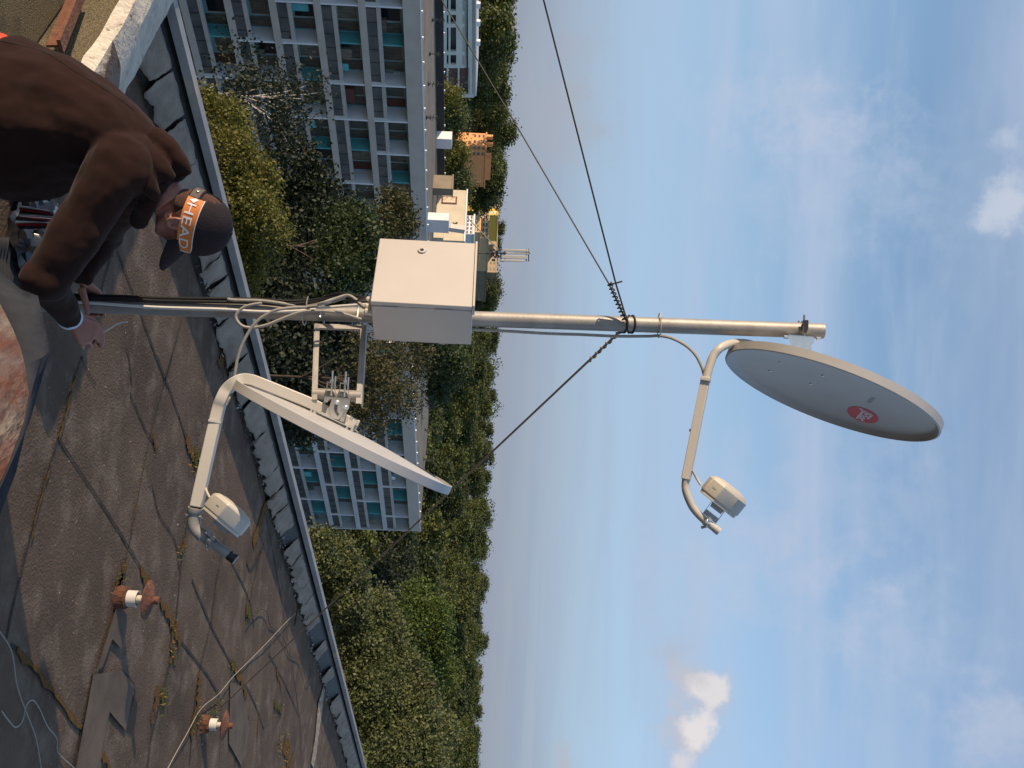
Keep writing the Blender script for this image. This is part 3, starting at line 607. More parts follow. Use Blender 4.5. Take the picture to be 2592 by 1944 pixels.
# arm
la = cr(PP([(906, 1078, 3.34), (850, 1052, 3.33), (788, 1022, 3.32), (720, 994, 3.31), (670, 974, 3.30), (640, 963, 3.30), (616, 961, 3.30), (594, 969, 3.29), (574, 987, 3.29), (561, 1012, 3.28), (552, 1040, 3.28), (529, 1140, 3.25), (497, 1283, 3.22)]), 5)
m = MB(); m.tube(la, .0195, square=True, up=vl); larm = m.build('feed_arm', M['whitepaint'], LD, ang=40, bevel=.003)
for i in (1, 2):
    q = P(*((545, 1068), (523, 1165))[i - 1], 3.27); ad = unit(P(497, 1283, 3.22) - P(552, 1040, 3.28)); m = MB(); m.tube([q - ad * .004, q + ad * .004], .0212, square=True, up=vl); m.build('cable_tie', M['plastic'], larm)
d_ = 3.22
m = MB(); m.tube(PP([(496, 1285), (494, 1295), (494, 1300)], d_), [.027, .027, .0235], 22); m.tube(cr(PP([(494, 1298), (491, 1316), (493, 1334), (503, 1348), (513, 1354)], d_), 5), .0212, 22); m.tube(PP([(507, 1351), (514, 1356), (516, 1358)], d_), [.0235, .0235, .021], 22)
elb = m.build('elbow_pipe', M['greypipe'], LD)
m = MB(); m.tube(PP([(512, 1354), (540, 1376)], d_), .0195, 22); m.tube(PP([(536, 1373), (588, 1410)], d_), .0165, 20); m.build('straight_pipe', M['greypipe'], elb)
m = MB(); m.tube(PP([(579, 1404), (596, 1417)], d_), .0172, 20); m.build('black_end_cap', M['black'], elb)
m = MB(); q = P(596, 1417, d_); ad = unit(P(596, 1417, d_) - P(579, 1404, d_)); m.lathe(q, ad, [(.0172, -.001), (.0172, .0015), (.014, .002), (.012, .0005)], 20); m.build('cap_rim', M['greypipe'], elb)
for (px, py) in ((473, 1303), (509, 1309)):
    m = MB(); q = P(px, py, d_ - .01); m.lathe(q, onscreen(-1 if px < 490 else 1, .3), [(.005, -.008), (.005, .004), (.002, .006)], 8); m.build('screw', M['zinc'], elb)
fx = onscreen(610, 515); fn = onscreen(.645, -.764); v_ = unit(P(580, 1310, d_) - _C)
d_ = 3.14
fu2 = feed(LD, P(594, 1280, d_) + v_ * .05, fx, fn, v_, .164, .066)
d_ = 3.17
bb = [P(553, 1308, d_), P(588, 1338, d_)]; tt = [P(518, 1348, d_), P(550, 1376, d_)]
m = MB(); m.prism([bb[0], bb[1], .6 * bb[1] + .4 * tt[1], .6 * bb[0] + .4 * tt[0]], v_ * .002)
for k_ in (0, 1): m.prism([bb[k_], tt[k_], tt[k_] + v_ * .045, bb[k_] + v_ * .045], unit(bb[1] - bb[0]) * .002 * (1 - 2 * k_))
m.prism([tt[0], .5 * tt[0] + .5 * tt[1], .5 * tt[0] + .5 * tt[1] + onscreen(.5, -.4) * .012, tt[0] + onscreen(.5, -.4) * .02], v_ * .03)
fb2 = m.build('feed_bracket', bpy.data.materials['grey plated bracket'], LD)
m = MB(); m.frame(P(539, 1363, d_), fx, fn, v_, .007, .006, .007); m.tube([P(527, 1366, d_ + .045), P(535, 1372, d_ + .045)], .0215, 16); m.tube(PP([(522, 1380), (524, 1392)], d_ + .03), .004, 8); m.lathe(P(523, 1387, d_ + .02), onscreen(.6, .8), [(.006, -.004), (.006, .004)], 6); m.build('hose_clamp', M['zinc'], fb2)
# elevation mount (from the detail view at scale .1146, offset 760,920)
zm = lambda L: [(760 + x * .11455, 920 + y * .11455) for x, y in L]
d_ = 3.27
plate = zm([(535, 715), (1105, 770), (1080, 985), (935, 1140), (850, 1245), (700, 1210), (640, 1080), (650, 930), (700, 790), (650, 790), (600, 860), (520, 860)])
m = MB(); m.prism(PP(plate, d_), vl * .003); m.prism(PP(plate, d_ + .06), vl * .003); m.prism(PP(zm([(535, 715), (1105, 770), (1105, 790), (535, 735)]), d_), vl * .063)
lm = m.build('elevation_plate', M['zinc'], LD)
sl = zm([(790, 880), (840, 890), (815, 960), (815, 1040), (860, 1130), (820, 1165), (765, 1080), (745, 980), (760, 920)])
m = MB(); m.prism(PP(sl, d_ - .0015), vl * .001); m.build('slot', mat('slot shadow side', (.12, .12, .115), .6, .4), lm)
for c_ in ((815, 860), (1010, 970)):
    q = P(*zm([c_])[0], d_ - .004); m = MB(); m.lathe(q, -vl, [(.0062, -.004), (.0062, .006), (.003, .008)], 6); m.lathe(q, -vl, [(.009, -.004), (.009, -.002)], 14); m.build('bolt', M['zinc'], lm)
m = MB(); m.prism(PP(zm([(590, 1000), (640, 960), (640, 1100), (700, 1215), (380, 1060), (400, 1040), (560, 1100)]), d_ + .006), vl * .003); m.prism(PP(zm([(1050, 1010), (960, 1290), (870, 1270), (890, 1210)]), d_ + .006), vl * .003); m.prism(PP(zm([(380, 1060), (1050, 1370), (1040, 1395), (370, 1085)]), d_), vl * .08); m.build('cradle', M['zinc'], lm)
m = MB(); m.bar(P(*zm([(1050, 1270)])[0], d_ + .03), P(*zm([(1210, 1370)])[0], d_ + .03), .034, .024, up=vl); m.build('arm_stub', M['whitepaint'], lm)
for c_ in ((240, 1050), (310, 1080), (1030, 1420), (1140, 1450), (1130, 1215), (320, 1110), (1140, 1490)):
    q = P(*zm([c_])[0], d_ - .003); m = MB(); m.lathe(q, onscreen(.46, -.89), [(.005, -.006), (.005, .006)], 6); m.build('nut', M['zinc'], lm)
for (x, top, yb, bot) in ((700, 160, 390, 715), (990, 180, 410, 735)):
    cl = [(x - 110, yb + 10), (x + 60, yb + 30), (x + 60, yb + 45), (x + 75, 590), (x + 90, 660), (x + 75, 662), (x + 58, 590), (x + 48, yb + 45), (x - 95, yb + 30), (x - 105, 560), (x - 125, 640), (x - 140, 640), (x - 120, 560)]
    m = MB(); m.prism(PP(zm(cl), d_ + .005), vl * .03); m.build('clamp_jaw', M['zinc'], lm)
    m = MB(); m.tube(PP(zm([(x + 18, top), (x - 15, bot)]), d_ + .012), .0032, 8); m.lathe(P(*zm([(x, yb - 10)])[0], d_ + .012), onscreen(.05, 1), [(.0068, -.005), (.0068, .004)], 6); m.tube(PP(zm([(x + 78, top + 120), (x + 50, bot)]), d_ + .055), .0032, 8); m.build('threaded_rod', M['zinc'], lm)
m = MB(); m.tube(cr(PP([(897, 1087), (904, 1092), (905, 1099), (901, 1104)], d_ + .01), 5), .0012, 5); m.build('wire_end', M['plastic'], lm)

# ------------------------------------------------------------------ cables on the mast
zc = lambda L: [(550 + x * .18083, 720 + y * .18083) for x, y in L]
def cable(name, pts, r, m, label, seg=8, n=6, cat='cable', group=None):
    mb = MB(); mb.tube(cr(pts, n), r, seg); return tag(mb.build(name, m, recalc=False), label, cat, group)
fr = MD - MR - .008
for i, (dy, dd) in enumerate(((-21, 0), (-14, -.012), (-17, .012))):
    pts = PP([(60 - i * 20, 744 + dy + 14, fr + .02 + dd), (172, 751 + dy + 16, fr + .02 + dd), (300, 771 + dy, fr + .02 + dd), (420, 776 + dy, fr + .02 + dd), (540, 777 + dy + i, fr + .02 + dd), (640, 778 + dy + 2 * i, fr + .02 + dd), (730, 783 + dy, fr + .01 + dd), (800, 780 + dy - 2 * i, fr + dd), (860, 765 + dy * .6 - 6 * i, 3.40)]) + [glp[0] - up * (.06 - .01 * i) + wl * .01 * (i - 1), glp[0] - up * .012 + wl * .004 * (i - 1)]
    cable('power_cable', pts, .0062, M['black'], ('black cable bundled along the mast, outermost on the left', 'black cable bundled along the mast, beside the white one', 'black cable bundled along the mast, behind the other two')[i], group='black cables up the mast')
cable('white_cable', PP([(60, 762, fr), (172, 764, fr), (250, 768, fr), (330, 774, fr), (420, 779, fr), (560, 783, fr), (640, 788, fr), (700, 789, fr), (770, 786, fr - .006)]) + PP([(830, 778, fr - .01), (905, 772, 3.43), (945, 770, 3.42)]), .0055, M['whitecable'], 'white cable running straight up the front of the mast')
cable('grey_cable', PP(zc([(150, 205)]), fr + .005) + PP(zc([(250, 220), (600, 228), (860, 258), (1050, 290), (1250, 305)]), fr - .004) + PP(zc([(1450, 265), (1650, 200), (1850, 158)]), 3.36) + [glp[1] - up * .03, glp[1] - up * .01], .0058, M['greycable'], 'grey cable curving up from the mast into the cabinet gland', n=8)
cable('grey_cable', PP(zc([(620, 262), (480, 285), (370, 320), (290, 390), (262, 450), (285, 520), (350, 580), (430, 602), (540, 600), (680, 570), (860, 500), (1020, 435), (1180, 385), (1350, 370), (1560, 378), (1760, 410), (1900, 450), (2020, 490)]), 3.42), .0055, M['greycable'], 'grey cable making a wide loop below the cable tie', n=8)
cable('grey_cable', PP(zc([(1250, 320), (1100, 322), (960, 335), (820, 360), (680, 425), (580, 495), (490, 590), (420, 700), (360, 820), (310, 950), (275, 1080), (255, 1200), (235, 1330), (225, 1400)]), 3.38) + PP([(583, 1000, 3.29), (572, 1025, 3.275)]), .0055, M['greycable'], 'grey cable hanging down from the mast to the lower dish arm', n=8)
cable('grey_cable', PP(zc([(1250, 312), (1450, 285), (1650, 235), (1850, 190)]), 3.37) + [glp[1] - up * .03 + dr * .008, glp[1] - up * .01 + dr * .004], .004, M['greycable'], 'thinner grey cable under the one entering the cabinet gland', n=8)
cable('grey_cable', [P(1190, 833, 3.5)] + PP([(1205, 835, 3.5), (1280, 838, 3.5), (1380, 844, 3.5), (1470, 847, 3.5), (1560, 851, 3.5), (1640, 851, 3.5), (1668, 850, 3.49), (1700, 856, 3.47), (1735, 874, 3.45), (1760, 898, 3.43), (1776, 928, 3.42), (1782, 948, 3.42)]), .0055, M['greycable'], 'grey cable rising beside the mast to the arm of the upper dish', n=8)
cable('feed_cable', PP([(1752, 1190, 3.34), (1762, 1208, 3.34), (1774, 1228, 3.33)], None), .0045, M['plastic'], 'short pale cable entering the feed unit of the upper dish')
cable('feed_cable', PP([(519, 1232, 3.23), (524, 1246, 3.21), (531, 1260, 3.19)], None), .0042, M['plastic'], 'short pale cable entering the feed unit of the lower dish')
def tie(px, label, tail):
    c = MP(px); m = MB(); u1 = unit(np.cross(AX, vd)); u2 = unit(np.cross(AX, u1)); rr = MR + .012
    m.tube([c + rr * (cos(a_) * u1 * 1.12 + sin(a_) * u2) for a_ in np.linspace(0, 2 * pi, 25)], .0022, 6, cap=False)
    m.tube([P(*q, MD - .05) for q in tail], .0022, 6); tag(m.build('cable_tie', M['plastic'], recalc=False), label, 'cable tie')
tie(771, 'white cable tie holding the cables to the mast below the cabinet', zc([(1245, 285), (1255, 225), (1272, 165)]))
tie(1669, 'thin cable tie round the mast below the upper dish', [(1668, 822), (1670, 812), (1676, 802)])

# ------------------------------------------------------------------ guy wires
kn = MP(1588)
def guy(pts, label, r=.0031, extra=None, wm=M['wire']):
    m = MB(); m.tube(pts, r, 6)
    if extra: extra(m)
    return tag(m.build('guy_wire', wm, recalc=False), label, 'guy wire', 'guy wires of the mast')
def helix(mb, a, b, rr, turns, r):
    a, b = np.asarray(a), np.asarray(b); d = unit(b - a); u1 = unit(np.cross(d, vd)); u2 = np.cross(d, u1); n = int(turns * 9)
    mb.tube([a + (b - a) * k / n + rr * (cos(2 * pi * k / 9) * u1 + sin(2 * pi * k / 9) * u2) for k in range(n + 1)], r, 5)
def coil(mb):
    u1 = unit(np.cross(AX, vd)); u2 = unit(np.cross(AX, u1))
    for s, tl in ((-.012, .010), (.006, -.012), (.018, .008)):
        mb.tube([kn + AX * (s + tl * sin(a_)) + (MR + .004) * (cos(a_) * u1 + sin(a_) * u2) for a_ in np.linspace(0, 2 * pi, 25)], .0034, 6, cap=False)
    helix(mb, P(1542, 716, 3.42), P(1582, 812, 3.46), .008, 10, .0028)
    mb.tube(PP([(1539, 721, 3.42), (1558, 717, 3.42), (1575, 712, 3.42)]), .003, 6)
guy(PP([(1340, -140, 3.3), (1376, 0, 3.33), (1558, 715, 3.44), (1588, 815, 3.46)]), 'upper of the two guy wires running up left from the mast', extra=lambda mb: (coil(mb)))
guy(PP([(1050, -110, 4.6), (1128, 17, 4.45), (1303, 310, 4.0), (1540, 716, 3.46), (1585, 812, 3.46)]), 'lower of the two guy wires, crossing the trees to the left of the mast')
ga = G(560, 1790); gk = P(1583, 826, 3.5)
guy([ga, gk], 'guy wire running down right from the mast to the far roof vent', .005, lambda mb: helix(mb, gk, gk + (ga - gk) * .045, .007, 7, .0028), M['guywire'])

# ================================================================== the land
def land_z(d):
    return float(np.interp(d, [0, 95, 130, 165, 200, 260, 330, 420, 800, 2500], [-24, -24, -22, -18.5, -14.5, -9.5, -6, -6, -10, -12]))
gm = MB(); ys = [-300, -100, 0, 40, 70, 95, 110, 130, 150, 170, 200, 230, 260, 300, 340, 420, 800, 2500]; xs_ = np.linspace(-1, 1, 31)
gv = []
for y in ys:
    for x in xs_: gv.append([x * (300 + max(0, y) * .9), y, land_z(y) + (0 if y < 60 else .8 * sin(x * 23 + y * .05))])
n = len(xs_); gm.add(gv, [(i * n + j, i * n + j + 1, (i + 1) * n + j + 1, (i + 1) * n + j) for i in range(len(ys) - 1) for j in range(n - 1)])
tag(gm.build('ground', mat('grassy soil', (.05, .055, .02), .95, 0, (.10, .075, .05), .12, .4, .6), recalc=False), 'grassy ground between the blocks', 'ground', kind='structure')

# ------------------------------------------------------------------ apartment blocks
M['conc'] = mat('beige concrete', (.60, .545, .48), .85, 0, (.52, .475, .41), .8, bump=.2, bscale=8)
M['concw'] = mat('pale concrete frame', (.64, .64, .62), .85, 0, (.56, .56, .54), .8)
M['whitew'] = mat('whitewashed wall', (.88, .91, .94), .8, 0, (.82, .86, .90), .9)
M['teal'] = mat('teal painted wall', (.13, .50, .53), .75, 0, (.11, .44, .47), .9)
M['tealback'] = mat('pale teal wall', (.26, .56, .64), .8, 0, (.22, .48, .56), .7)
M['balu'] = mat('dark balustrade glass', (.07, .085, .09), .3, 0, (.13, .13, .125), .9, .4, .6)
M['frame'] = mat('beige window frame', (.42, .37, .30), .7)
M['curtain'] = mat('brown curtained glass', (.10, .085, .065), .3, 0, (.17, .145, .11), 1.3, .4, .6, stretch=(6, 6, 1))
M['curtain_b'] = mat('pale curtained glass', (.24, .22, .18), .3, 0, (.15, .13, .10), 1.3, .4, .6, stretch=(6, 6, 1)); M['curtain_c'] = mat('green curtained glass', (.06, .085, .075), .3, 0, (.13, .13, .10), 1.3, .4, .6, stretch=(6, 6, 1))
M['glass'] = mat('dark window glass', (.02, .024, .028), .12)
M['brownbox'] = mat('brown balcony board', (.13, .05, .03), .7)
M['rooffelt'] = mat('sunlit roof felt', (.22, .185, .14), .9, 0, (.155, .13, .10), .35, .35, .65, col3=(.10, .085, .07), n3=.8)
M['rail'] = mat('weathered rail beam', (.55, .52, .47), .85, 0, (.46, .43, .38), 1.2)
M['shadefelt'] = mat('parapet felt with painted shade', (.045, .043, .043), .85, 0, (.03, .03, .03), .8)  # shade of the far parapet's inner face is put into this dark colour
M['rooflow'] = mat('flat white roof sheet', (.55, .53, .48), .8)

def block(A, az, s0, s1, ztop, nst, bay, soff, depth, label, H=2.85, seed=1, pattern=None, fr='conc', gx=0, clutter=()):
    r = random.Random(seed); d = azv(az); n = azv(az + 90)
    def Q(s, nn, z): return A * np.array([1, 1, 0]) + d * s + n * nn + ZUP * z
    root = thing('apartment_block', Q((s0 + s1) / 2, -depth / 2, GROUND), label, 'apartment block')
    def bx(mb, a, b, n0, n1, z0, z1): mb.frame(Q((a + b) / 2, (n0 + n1) / 2, (z0 + z1) / 2), d, n, ZUP, (b - a) / 2, abs(n1 - n0) / 2, (z1 - z0) / 2)
    zf = ztop - 1.15
    m = MB(); bx(m, s0 + .1, s1 - .1, -1.55, -depth + .1, GROUND, zf - .01); m.build('wall', M['tealback'], root)
    m = MB(); bx(m, s0, s1, .02, -.28, zf, ztop)
    for k in range(int((s1 - s0) / 6)): m.frame(Q(s0 + 6 * k + 3, .021, (zf + ztop) / 2), d, n, ZUP, .012, .004, (ztop - zf) / 2)
    m.build('fascia', M['conc'], root)
    m = MB(); bx(m, s0, s1, -.28, -depth, zf + .0, ztop - .06); m.build('roof', M['rooffelt'], root)
    m = MB(); bx(m, s0, s1, -depth + .3, -depth, ztop - .06, ztop + .62); m.build('far_parapet', M['shadefelt'], root)
    m = MB(); bx(m, s0, s1, .05, .02, ztop - .05, ztop + .05)
    for k in range(int((s1 - s0) / 1.9)): m.frame(Q(s0 + 1.9 * k + .9, .06, ztop + .06), d, n, ZUP, .09, .05, .09); m.frame(Q(s0 + 1.9 * k + .9, -depth + .1, ztop + .66), d, n, ZUP, .09, .05, .05)
    m.build('gutter', M['whitew'], root)
    bays = []; s = soff
    while s < s1 - .4: bays.append(s); s += bay
    for e in (s0, s1): 
        m = MB(); bx(m, e - .1, e + .1, .0, -depth + .3, GROUND, zf); m.build('end_wall', M[fr], root)
    for k in range(nst):
        zt = zf - H * k; z1 = zt - 1.43; z2 = z1 - .27; z3 = z2 - .68; z4 = zt - H
        m = MB(); bx(m, s0 + .1, s1 - .1, 0, -1.55, z4, z3); 
        for q in range(int((s1 - s0) / 6.1)): m.frame(Q(s0 + 6.1 * q + .12, .002, (z3 + z4) / 2), d, n, ZUP, .015, .004, (z3 - z4) / 2)
        m.build('floor_beam', M[fr], root)
        edges = [s0 + .1] + bays + [s1 - .1]
        kinds = [(pattern[k % len(pattern)][i % len(pattern[0])] if pattern else r.choice('WWT')) for i in range(len(bays))]
        # partitions
        for b, kd in zip(bays, kinds):
            m = MB()
            if kd == 'W': bx(m, b - .06, b + .06, -.03, -1.55, z3, zt)
            else: bx(m, b - .05, b + .05, -.35, -1.55, z3, zt)
            m.build('partition', M['whitew' if kd == 'W' else 'teal'], root)
            if kd == 'W':
                m = MB(); bx(m, b - .30, b - .06, -.02, -.16, z3, z1 + .03); m.build('rail_post', M['concw'], root)
        # rails and balustrades run between white partitions
        cuts = [s0 + .1] + [b for b, kd in zip(bays, kinds) if kd == 'W'] + [s1 - .1]
        for a, b in zip(cuts[:-1], cuts[1:]):
            a2, b2 = a + .08, b - .31
            if b2 - a2 < .5: continue
            m = MB(); bx(m, a2, b2, .0, -.17, z2, z1); m.build('handrail', M['rail'], root)
            m = MB(); bx(m, a2, b2, -.07, -.10, z3, z2); m.cur = 1
            q = a2 + .05
            while q < b2: bx(m, q, q + .04, -.05, -.12, z3, z2); q += 1.02
            m.build('balustrade', [M['balu'], M['dark']], root)
        # windows and doors in the back wall
        for a, b in zip(edges[:-1], edges[1:]):
            if b - a < 1.6: continue
            w0 = a + .35; w1 = min(b - .25, w0 + 1.65); zt2 = zt - .28; zb = z1 - .25
            m = MB(); t = .07
            for q in ((w0, w1, zt2 - t, zt2), (w0, w1, zb, zb + t), (w0, w0 + t, zb + t, zt2 - t), (w1 - t, w1, zb + t, zt2 - t)): bx(m, q[0], q[1], -1.49, -1.55, q[2], q[3])
            wd_ = m.build('window', M['frame'], root)
            m = MB(); bx(m, w0 + t, w1 - t, -1.53, -1.56, zb + t, zt2 - t); m.build('pane', M[r.choice(('curtain', 'curtain', 'curtain_b', 'curtain_c', 'glass'))], wd_)
            if r.random() < .22:
                q = a + r.uniform(.5, max(.6, b - a - 1.0)); m = MB(); bx(m, q, q + r.uniform(.3, .9), -.5, -.53, z1 - r.uniform(.0, .5), z1 + r.uniform(.25, .6)); m.build('hanging_laundry', M[r.choice(('whitew', 'curtain_b', 'curtain_c', 'teal'))], root)
            if b - w1 > .95:
                m = MB(); bx(m, w1 + .12, w1 + .85, -1.5, -1.56, z3 + .02, zt2); m.build('balcony_door', M['curtain' if r.random() < .92 else 'brownbox'], root)
    # laundry, boards and boxes kept on some balconies
    for (s, k, w, h, mm) in clutter:
        zt = zf - H * k; m = MB(); bx(m, s, s + w, -.7, -.95, zt - 2.39, zt - 2.39 + h); m.build('stored_board', M[mm], root)
    return root, Q
A_L = G(1063, 0, -2.75)
LBt = -2.72
patL = ['WTWWWTWWTWWTW', 'WTWWTWWTWWWTW', 'WWTWTWWTWWTWW', 'TWWTWWTWTWWTW', 'WTWWTWTWWTWWT']
LB, QL = block(A_L, 35.8, -15.3, 29, LBt, 7, 3.03, -14.5, 14.7, 'long apartment block with teal balconies in shade behind the kneeling worker', pattern=['WTWWT' + p for p in patL], seed=3,
               clutter=((1.2, 2, .5, 1.9, 'teal'), (7.6, 1, 1.2, 1.5, 'brownbox'), (4.4, 1, .8, 1.6, 'curtain_b'), (2.0, 0, .9, 1.2, 'curtain'), (13.2, 1, .7, 1.5, 'curtain')))
zR = -3.66
A_R = G(1047, 1023, zR)
RB, QR = block(A_R, 36.5, -8.2, 23.75, zR, 7, 3.07, -3.75 - 3.07, 16.5, 'smaller apartment block with white and teal balconies seen under the lower dish', pattern=['TWTWTWTWTWTW', 'WTWTWTWTWTWT'], fr='concw', seed=8)

# ------------------------------------------------------------------ things on the long roof
def small(name, cat, label, builder, m, group=None):
    mb = MB(); builder(mb); return tag(mb.build(name, m), label, cat, group)
ZR_L = LBt - .06
def hut(name, label, cat, px_base, pyL, pyC, pyR, px_top, mL, mtop=None, hgt=None, lip=0.):
    """block on the roof with its near corner at photo row pyC; left face runs left-away, right face right-away"""
    c = G(px_base, pyC, ZR_L); az = 35.8
    l = VP(px_base, pyL, c, az - 90); r = VP(px_base, pyR, c, az) if pyR > pyC else c + azv(az) * 2.0
    wl_ = np.linalg.norm((l - c)[:2]); wr_ = np.linalg.norm((r - c)[:2])
    ztop = VP(px_top, pyC, c, az)[2]; h = ztop - ZR_L
    dl, dr_ = azv(az - 90), azv(az); mid = c + dl * wl_ / 2 + dr_ * wr_ / 2
    t = thing(name, mid, label, cat)
    m = MB(); m.frame(mid + ZUP * h / 2, dl, dr_, ZUP, wl_ / 2, wr_ / 2, h / 2); m.build('wall', mL, t, bevel=.02)
    m = MB(); m.frame(mid + ZUP * (h + .06), dl, dr_, ZUP, wl_ / 2 + lip, wr_ / 2 + lip, .06); m.build('roof', mtop or mL, t)
    return t, c, dl, dr_, wl_, wr_, h
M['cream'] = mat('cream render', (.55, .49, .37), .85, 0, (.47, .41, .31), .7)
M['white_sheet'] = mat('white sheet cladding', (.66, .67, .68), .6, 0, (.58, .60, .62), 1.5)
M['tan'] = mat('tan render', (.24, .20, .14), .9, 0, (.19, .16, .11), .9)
hut('roof_hut', 'small white boxy hut alone at the middle of the long roof', 'roof hut', 1103, 331, 351, 376, 1140, M['white_sheet'])
for nm in ():
    pass
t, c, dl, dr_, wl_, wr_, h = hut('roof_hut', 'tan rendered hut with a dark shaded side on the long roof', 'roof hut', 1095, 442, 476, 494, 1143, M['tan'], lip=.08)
t, c, dl, dr_, wl_, wr_, h = hut('machine_room', 'large cream rooftop machine room with a rusty framed panel', 'machine room', 1098, 478, 607, 607, 1174, M['cream'], M['white_sheet'], lip=.1)
p0 = c + dl * (wl_ * .78) - dr_ * .03 + ZUP * h * .42; m = MB(); m.frame(p0, dl, dr_, ZUP, .5, .04, .75); m.build('rusty_frame', M['rust'], t)
m = MB(); m.frame(p0 - dr_ * .02, dl, dr_, ZUP, .38, .04, .60); m.build('panel', mat('rust streaked panel', (.55, .47, .36), .8, 0, (.30, .12, .05), 2.2, .5, .62), t)
p0 = c + dl * (wl_ * .30) - dr_ * .06 + ZUP * h * .62; m = MB(); m.tube([p0 + ZUP * .35 + dl * .3, p0, p0 - dr_ * .25], .07, 8); m.build('stack_pipe', M['dark'], t)
t, c, dl, dr_, wl_, wr_, h = hut('roof_hut', 'white boxy hut with a blue shaded side in front of the cream machine room', 'roof hut', 1082, 537, 556, 588, 1132, M['white_sheet'])
small('ventilation_duct', 'ventilation duct', 'grey ventilation duct running along the cream machine room', lambda m: (m.bar(G(1096, 574, ZR_L) + ZUP * 1.55, G(1096, 574, ZR_L) + ZUP * 2.9 + azv(35.8) * .2, .55, .5, up=azv(35.8)), m.bar(G(1096, 574, ZR_L) + ZUP * .0, G(1096, 574, ZR_L) + ZUP * 1.56, .5, .45, up=azv(35.8))), M['conc'])
small('roof_tank', 'water tank', 'small pale tank on the long roof next to the grey equipment cabinet', lambda m: m.frame(G(1098, 600, ZR_L) + ZUP * .45, azv(-54.2), azv(35.8), ZUP, .45, .4, .45), M['cream'])
for (px, py, k, lb) in ((1093, 50, 1.0, 'dark antenna cluster on the long roof, nearest the photo edge'), (1086, 136, .9, 'small dark antenna cluster on the sunlit strip of the long roof'), (1083, 212, 1.1, 'dark antenna cluster with a pale foot on the long roof'), (1078, 297, 1.0, 'dark antenna cluster beside the small white hut')):
    b = G(px, py, ZR_L); m = MB(); m.tube([b, b + ZUP * 1.0 * k], .03, 6)
    for i in range(9): z_ = rnd.uniform(.25, 1.0) * k; a_ = rnd.uniform(0, 6.28); m.tube([b + ZUP * z_ - np.array([cos(a_), sin(a_), .2]) * .22, b + ZUP * z_ + np.array([cos(a_), sin(a_), .2]) * .22], .025, 5)
    m.lathe(b, ZUP, [(.2, 0), (.14, .1), (.05, .16)], 10)
    tag(m.build('roof_antenna', M['dark'], recalc=False), lb, 'antenna', 'antennas on the long roof')
for (px, py, k, lb) in ((1075, 1088, 1.0, 'dark antenna cluster on the roof of the smaller block, left one'), (1072, 1162, 1.1, 'dark antenna cluster on the roof of the smaller block, right one')):
    b = G(px, py, zR - .06); m = MB(); m.tube([b, b + ZUP * 1.0 * k], .04, 6)
    for i in range(9): z_ = rnd.uniform(.25, 1.0) * k; a_ = rnd.uniform(0, 6.28); m.tube([b + ZUP * z_ - np.array([cos(a_), sin(a_), .2]) * .3, b + ZUP * z_ + np.array([cos(a_), sin(a_), .2]) * .3], .03, 5)
    m.lathe(b, ZUP, [(.2, 0), (.14, .1), (.05, .16)], 10)
    tag(m.build('roof_antenna', M['dark'], recalc=False), lb, 'antenna')
# telecom mast: a pole on the long roof with four white panels
tb = G(1105, 640, ZR_L); dT = (tb - _C) @ _F
tm = thing('telecom_mast', tb, 'telecom mast with upright white panel antennas standing behind the cabinet', 'telecom mast')
m = MB(); m.tube([tb, P(1342, 641, dT)], .07, 10); m.build('pole', M['dark'], tm)
for py, x0, x1, w in ((633, 1272, 1338, .12), (641, 1282, 1340, .07), (650, 1272, 1334, .17), (659, 1266, 1328, .10)):
    m = MB(); m.bar(P(x0, py, dT), P(x1, py + (x1 - x0) * .03, dT), w * 2, .14, up=_F); m.build('panel_antenna', M['plastic'], tm, bevel=.03)
m = MB()
for x in (1268, 1278, 1332, 1338): m.tube(PP([(x, 630, dT), (x, 662, dT)]), .05, 6)
for k in range(14): q = P(rnd.uniform(1232, 1275), rnd.uniform(632, 662), dT + rnd.uniform(-.3, .3)); m.frame(q, [1, 0, 0], [0, 1, 0], ZUP, .1, .1, rnd.uniform(.08, .2))
m.build('mounting_gear', M['dark'], tm)
m = MB(); m.tube([P(1177, 545, dT), P(1262, 632, dT)], .05, 6); m.build('stay', M['galv'], tm)

# ------------------------------------------------------------------ buildings farther off
def box_house(name, label, px0, px1, py0, py1, d, az, m, rows, cols, wm, roofm=None, deep=10, ww=.5, wh=.5, cat='building', pyC=None):
    """front face between photo rows py0..py1, standing along azimuth az"""
    c = P(px1, (py0 + py1) / 2, d); a = VP(px1, py0, c, az); b = VP(px1, py1, c, az); zt = VP(px1, (py0 + py1) / 2, c, az)[2]; zb = VP(px0, (py0 + py1) / 2, c, az)[2]
    u = unit((b - a) * np.array([1, 1, 0])); L = np.linalg.norm((b - a)[:2]); nn = np.array([u[1], -u[0], 0])
    if nn[1] > 0: nn = -nn
    a = a * np.array([1, 1, 0]); g = min(zb, land_z(d)) - 1
    t = thing(name, a + u * L / 2 - nn * deep / 2 + ZUP * g, label, cat)
    mb = MB(); mb.frame(a + u * L / 2 - nn * deep / 2 + ZUP * (g + zt) / 2, u, nn, ZUP, L / 2, deep / 2, (zt - g) / 2); mb.build('wall', m, t)
    mb = MB(); mb.frame(a + u * L / 2 - nn * deep / 2 + ZUP * (zt + .12), u, nn, ZUP, L / 2 + .2, deep / 2 + .2, .12); mb.build('roof', roofm or m, t)
    hh = (zt - zb) / rows; cw = L / cols
    for i in range(rows):
        for j in range(cols):
            q = a + u * (cw * (j + .5)) + ZUP * (zt - hh * (i + .55)) + nn * .02
            mb = MB(); mb.frame(q, u, nn, ZUP, cw * ww / 2, .05, hh * wh / 2); mb.build('window', wm, t)
    return t, a, u, nn, L, zt, zb
